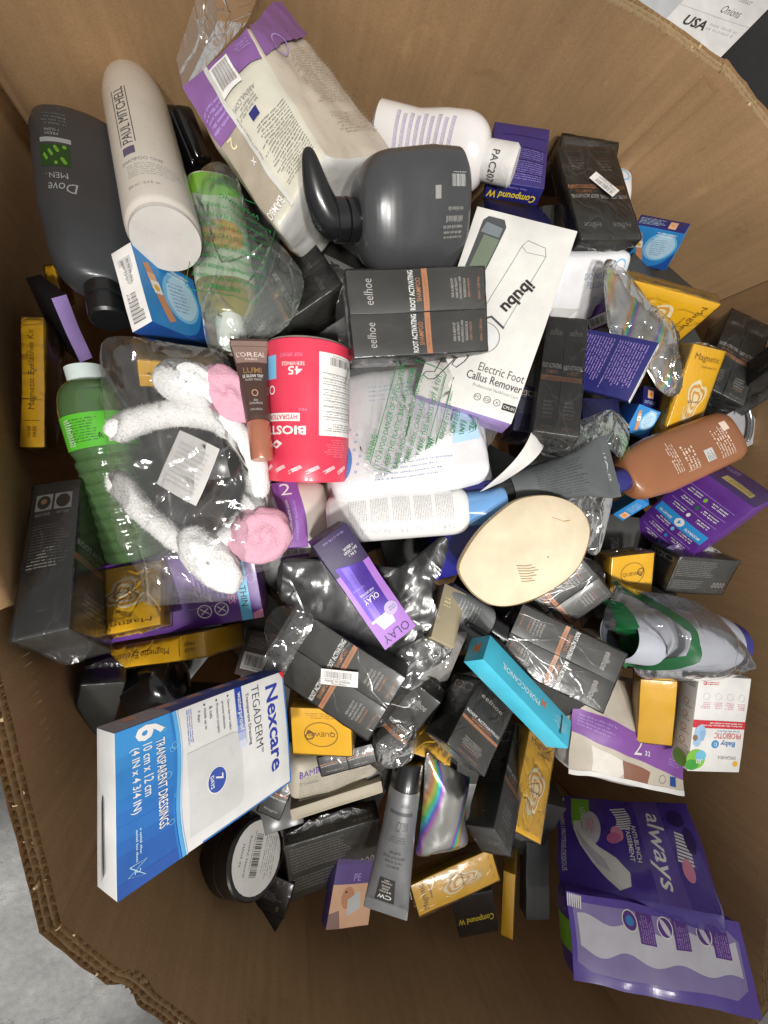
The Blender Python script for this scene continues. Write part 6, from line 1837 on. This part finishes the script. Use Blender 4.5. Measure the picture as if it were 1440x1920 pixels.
lobe(hb, 'ear_lining', E4[1] + Vector((.004, 0, -.002)), -40, (.036, .026, .014), FURP, 3, 2500, True)
lobe(hb, 'ear_lining', E4[3], 30, (.034, .032, .015), FURP, 4, 2500, True)
t = BOX['TAG']
tg = thing('care_card', 'blank white card tag lying inside the headband loop', 'card', t[0:3], Quaternion(t[3:7]))
A = Art(60, 62)
for i in range(9): A.rect(8, 8 + i * 5.2, 44, 2.2, mat('c9c7c4', .7))
body(tg, 'card', (t[7], t[8], .0006), mat('d8d6d2', .7), None, {'front': A}, r=.0002, bulge=.004)

HAZE = film_mat('headband_bag_film', haze=.055, gain=2.0, scale=16, bump=.5)
bag('BAGH', 'clear_bag', 'large crinkled clear bag around the fluffy headband', HAZE, bulge=.018, reach=.045, thick=.03, wrinkle=.005, freq=24, spacing=.0055, seed=11)
GBAG = film_mat('printed_bag_film', haze=.10, gain=2.0, scale=20, bump=.55, tint=(.93, .98, .94))
GTX = mat('1f7a3c', .5)
def warn_art(w, h):
    A = Art(w, h, 5)
    for i, s_ in enumerate(('AVERTISSEMENT', 'POUR EVITER TOUT RISQUE', "D'ETOUFFEMENT, GARDER CE SAC", 'EN PLASTIQUE HORS DE PORTEE', 'DES BEBES ET DES ENFANTS', 'THIS BAG IS NOT A TOY', 'DO NOT USE IN CRIBS, BEDS', 'CARRIAGES OR PLAY PENS', 'KEEP AWAY FROM BABIES', 'WARNING')):
        A.text(s_, w / 2, h - 8 - i * (h - 12) / 10, GTX, h=(5.2 if i in (0, 9) else 4.4), w=w * (.5 if i in (0, 9) else .86), bold=.012 if i in (0, 9) else .0)
    pts = [(2, 4), (2, h - 4), (5, h - 1), (w - 5, h - 1), (w - 2, h - 4), (w - 2, 4), (w - 5, 1), (5, 1)]
    A.line(pts, .7, GTX, True)
    return A
o, c, pts = bag('BAGG', 'printed_bag', 'clear bag with green warning print around the baby wash bottle', GBAG, bulge=.014, reach=.05, thick=.03, wrinkle=.006, freq=26, spacing=.0055, seed=12)
surf_art(o, warn_art(92, 118), (-.008, .012), (-1, .22), .082, .115, 0)
FL2 = film_mat('wipes_film', haze=.06, gain=1.8, scale=18, bump=.5)
o, c, pts = bag('BAGW', 'printed_film', 'clear film with green suffocation warning print over the white wipes pack', FL2, bulge=.003, reach=.03, thick=.004, wrinkle=.003, freq=26, spacing=.0055, seed=13)
A = Art(150, 104, 5)
for i, s_ in enumerate(('WARNING:', 'TO AVOID DANGER OF SUFFOCATION', 'KEEP THIS PLASTIC BAG AWAY FROM', 'BABIES AND CHILDREN. DO NOT USE', 'IN CRIBS, BEDS, CARRIAGES', 'OR PLAY PENS. THIS BAG IS NOT A TOY.', 'AVERTISSEMENT:', "POUR EVITER LE RISQUE D'ETOUFFEMENT", 'GARDEZ CE SAC LOIN DES', 'BEBES ET LES ENFANTS', 'SAC DANS PARC AU BERCEAU')):
    A.text(s_, 10, 98 - i * 9.2, GTX, h=5.2 if i in (0, 6) else 5.0, w=(34, 128, 126, 124, 96, 132, 52, 134, 96, 86, 92)[i], align='L', bold=.02 if i in (0, 6) else .004)
for y0, y1 in ((46, 95), (2, 38)):
    A.line([(4, y0 + 4), (4, y1 - 4), (8, y1), (144, y1), (148, y1 - 4), (148, y0 + 4), (144, y0), (8, y0)], .8, GTX, True)
surf_art(o, A, (.0, -.005), (.28, 1), .135, .125, 0)
bag('HOLO1', 'rainbow_pouch', 'crumpled rainbow foil and clear pouch in front of the yellow eyelash box', film_mat('holo_clear', tint=(.9, .9, .9), haze=.14, gain=2.0, scale=20, bump=.6, hazecol=(.62, .64, .60)), 'pouch', bulge=.016, reach=.03, thick=.02, wrinkle=.007, freq=30, spacing=.005, seed=14)
hp = bpy.data.objects['rainbow_pouch']
ctr, pp = rel(OUT['HOLO1'])
bk = pillow(hp, 'foil_back', [p * .93 + Vector((0, 0, -.004)) for p in smooth_outline(pp)], holo_mat(), bulge=.006, reach=.03, thick=.004, wrinkle=.004, freq=26, spacing=.006, seed=15)
bag('HOLO2', 'foil_pouch', 'shiny silver rainbow foil pouch beside the face wash tube', holo_mat(), 'pouch', bulge=.016, reach=.028, thick=.02, wrinkle=.0035, freq=22, spacing=.005, seed=16)
CUPB = film_mat('cup_bag_film', haze=.10, gain=1.8, scale=16, bump=.45)
o, c, pts = bag('BAGC', 'banded_bag', 'clear bag with a dark green band around the pale grey cup', CUPB, bulge=.066, reach=.055, thick=.08, wrinkle=.004, freq=20, spacing=.006, seed=17)
ev = None
def ribbon(o, path, wd, m, name):
    bpy.context.view_layer.update()
    ev = o.evaluated_get(bpy.context.evaluated_depsgraph_get())
    V, Fc = [], []
    fine = []
    for a in range(len(path) - 1):
        for i in range(10): fine.append(Vector(path[a]).lerp(Vector(path[a + 1]), i / 10))
    fine.append(Vector(path[-1]))
    for k, p in enumerate(fine):
        t = (fine[min(k + 1, len(fine) - 1)] - fine[max(0, k - 1)]).normalized(); nrm = Vector((-t.y, t.x))
        for s_ in (-.5, -.17, .17, .5):
            q = p + nrm * s_ * wd * (1 + .25 * noise.noise(Vector((k * .3, s_, 2))))
            hit, loc, _, _ = ev.ray_cast(Vector((q.x, q.y, .3)), Vector((0, 0, -1)))
            V.append(Vector((q.x, q.y, (loc.z if hit else -.01) + .0012)))
    for k in range(len(fine) - 1):
        for j in range(3): Fc.append((k * 4 + j, k * 4 + j + 1, k * 4 + j + 5, k * 4 + j + 4))
    return mesh_obj(name, V, Fc, m, o, None, True)
def rel2(id, k): return (OUT[id][k][0] - c.x, OUT[id][k][1] - c.y)
GTAPE = mat('12552c', .3, coat=.3)
p0, p1, p2 = rel2('BAGC', 0), rel2('BAGC', 1), rel2('BAGC', 9)
q0, q1, q2, q3 = rel2('BAGC', 14), rel2('BAGC', 12), rel2('BAGC', 11), rel2('BAGC', 10)
mid = ((p1[0] + p2[0]) / 2 + .03, (p1[1] + p2[1]) / 2 + .01)
ribbon(o, [p0, (p1[0] - .004, p1[1] - .01), (mid[0] - .012, mid[1] + .022), (mid[0] - .012, mid[1] - .02), (p2[0] - .028, p2[1] + .018)], .016, GTAPE, 'green_band')
ribbon(o, [q0, ((q0[0] + q1[0]) / 2 + .004, (q0[1] + q1[1]) / 2), (q1[0] + .01, q1[1] + .004), (q2[0] + .006, q2[1] + .004), q3], .013, GTAPE, 'green_band')
GB2 = film_mat('green_tinted_film', haze=.07, gain=1.9, scale=18, bump=.5, tint=(.92, .98, .94))
o, c, pts = bag('BAGT', 'clear_sleeve', 'clear sleeve with green print over the dark grey tube', GB2, bulge=.012, reach=.03, thick=.012, wrinkle=.004, freq=22, spacing=.006, seed=18)
A = Art(60, 40, 5); A.small(4, 4, 50, 30, 6, GTX, seed=3, fill=.4); surf_art(o, A, (.055, -.012), (.35, -1), .04, .028, 0)
bag('BAGP', 'clear_wrapper', 'loose clear wrapper curling behind the cream foam pad', BAG(), 'wrapper', bulge=.008, reach=.02, thick=.01, wrinkle=.005, freq=26, spacing=.0055, seed=19)
BBM = mat('101012', .42, coat=.1, bump=.15, scale=30)
bag('BAGO', 'black_plastic_bag', 'crinkled black plastic bag under the slim purple cream box', BBM, bulge=-.012, reach=.04, thick=.012, wrinkle=.0055, freq=20, spacing=.0055, seed=20)
ob = bpy.data.objects['black_plastic_bag']
ctr, pp = rel(OUT['BAGO'])
pillow(ob, 'clear_overwrap', [p * .98 + Vector((0, 0, .006)) for p in pp], film_mat('overwrap', haze=.02, gain=1.1, scale=16, bump=.3, rough=.2), bulge=-.008, reach=.04, thick=.004, wrinkle=.006, freq=22, spacing=.0055, seed=21, bottom=False)
bag('BX1', 'clear_wrapper', 'crumpled clear wrapper at the tip of the slim purple cream box', BAG(), 'wrapper', bulge=.006, reach=.02, thick=.008, wrinkle=.006, freq=30, spacing=.005, seed=31)
bag('BX2', 'clear_wrapper', 'small crumpled clear wrapper beside the yellow emblem box', BAG(), 'wrapper', bulge=.006, reach=.02, thick=.008, wrinkle=.006, freq=30, spacing=.005, seed=32)
bag('BX3', 'clear_wrapper', 'clear film tail at the upper end of the stickered middle twin pack', BAG(), 'wrapper', bulge=.004, reach=.02, thick=.006, wrinkle=.006, freq=30, spacing=.005, seed=33)
# curled paper slip
c, pts = rel(OUT['PAPC'])
V, Fc = [], []
for i in range(13):
    f = i / 12
    a = pts[0].lerp(pts[1], f); b2 = pts[3].lerp(pts[2], f)
    for k in range(5):
        p = a.lerp(b2, k / 4); V.append(p + Vector((0, 0, .02 * math.sin(f * math.pi * .9) + .006 * math.cos(k / 4 * 3))))
for i in range(12):
    for k in range(4): q = i * 5 + k; Fc.append((q, q + 1, q + 6, q + 5))
o = mesh_obj('paper_slip', V, Fc, PAPER, None, None, True); o.location = c
tag(o, 'curled white paper slip beside the dark grey tube', 'paper')
# blister card with a hooked metal tool
c, pts = rel(OUT['BLI'])
o = pillow(None, 'blister_card', pts, mat('a9a8ac', .45), bulge=.0, reach=.02, thick=.003, wrinkle=.0006, spacing=.01, seed=22); o.location = c
tag(o, 'grey blister card with a green dot at the right wall', 'card')
dot = Art(20, 20); dot.ell(10, 10, 9, 9, GRN)
dp = pts[4] * .78 + pts[3] * .06
dot.build(o, lambda u, v, g: Vector((dp.x + (u - .5) * .012, dp.y + (v - .5) * .012, .004 + g)), 'green_dot')
bl = []
for i in range(12):
    t = 1.9 - 2.4 * i / 11
    bl.append((pts[2] * .5) + Vector((.055 * math.cos(t) - .035, .055 * math.sin(t) - .03, .008)))
fur_tube(o, 'metal_hook', bl, .004, mat('8f9094', .25, metal=.8), 3, 10)

# ================================================================= BURIED CARTONS IN THE GAPS
def inside_poly(x, y):
    ins = False
    for a, b2 in zip(bot, bot[1:] + bot[:1]):
        if (a[1] > y) != (b2[1] > y) and x < (b2[0] - a[0]) * (y - a[1]) / (b2[1] - a[1]) + a[0]: ins = not ins
    return ins
rnd = random.Random(21)
proto = None
BN = -1
for iy in range(13):
    for ix in range(10):
        x = -.27 + ix * .118 + rnd.uniform(-.02, .02); y = -.90 + iy * .115 + rnd.uniform(-.02, .02)
        if not (inside_poly(x - .05, y) and inside_poly(x + .05, y) and inside_poly(x, y - .05) and inside_poly(x, y + .05)): continue
        if y > .40 or y < -.66: continue
        q = Quaternion((rnd.gauss(0, .12), rnd.gauss(0, .12), 1), rnd.uniform(0, 6.28)) @ Quaternion((1, 0, 0), rnd.gauss(0, .15))
        z = .588 + rnd.uniform(-.02, .03) + .03 * (x > .1) - .03 * (y < -.5) - .02 * (x < -.15)
        BN += 1
        if BURIED and BN not in BURIED: continue
        lab = BURIED.get(BN, 'plain black carton number %d in the gaps' % BN)
        if proto is None:
            proto = thing('buried_carton', lab, 'carton', (x, y, z), q, 'black cartons buried in the pile')
            body(proto, 'carton', (.075, .14, .05), BLK, None, None, cell=.03)
        else:
            r_ = proto.copy(); COL.objects.link(r_); r_.location = (x, y, z); r_.rotation_quaternion = q; r_['label'] = lab
            for ch in proto.children:
                cc = ch.copy(); COL.objects.link(cc); cc.parent = r_
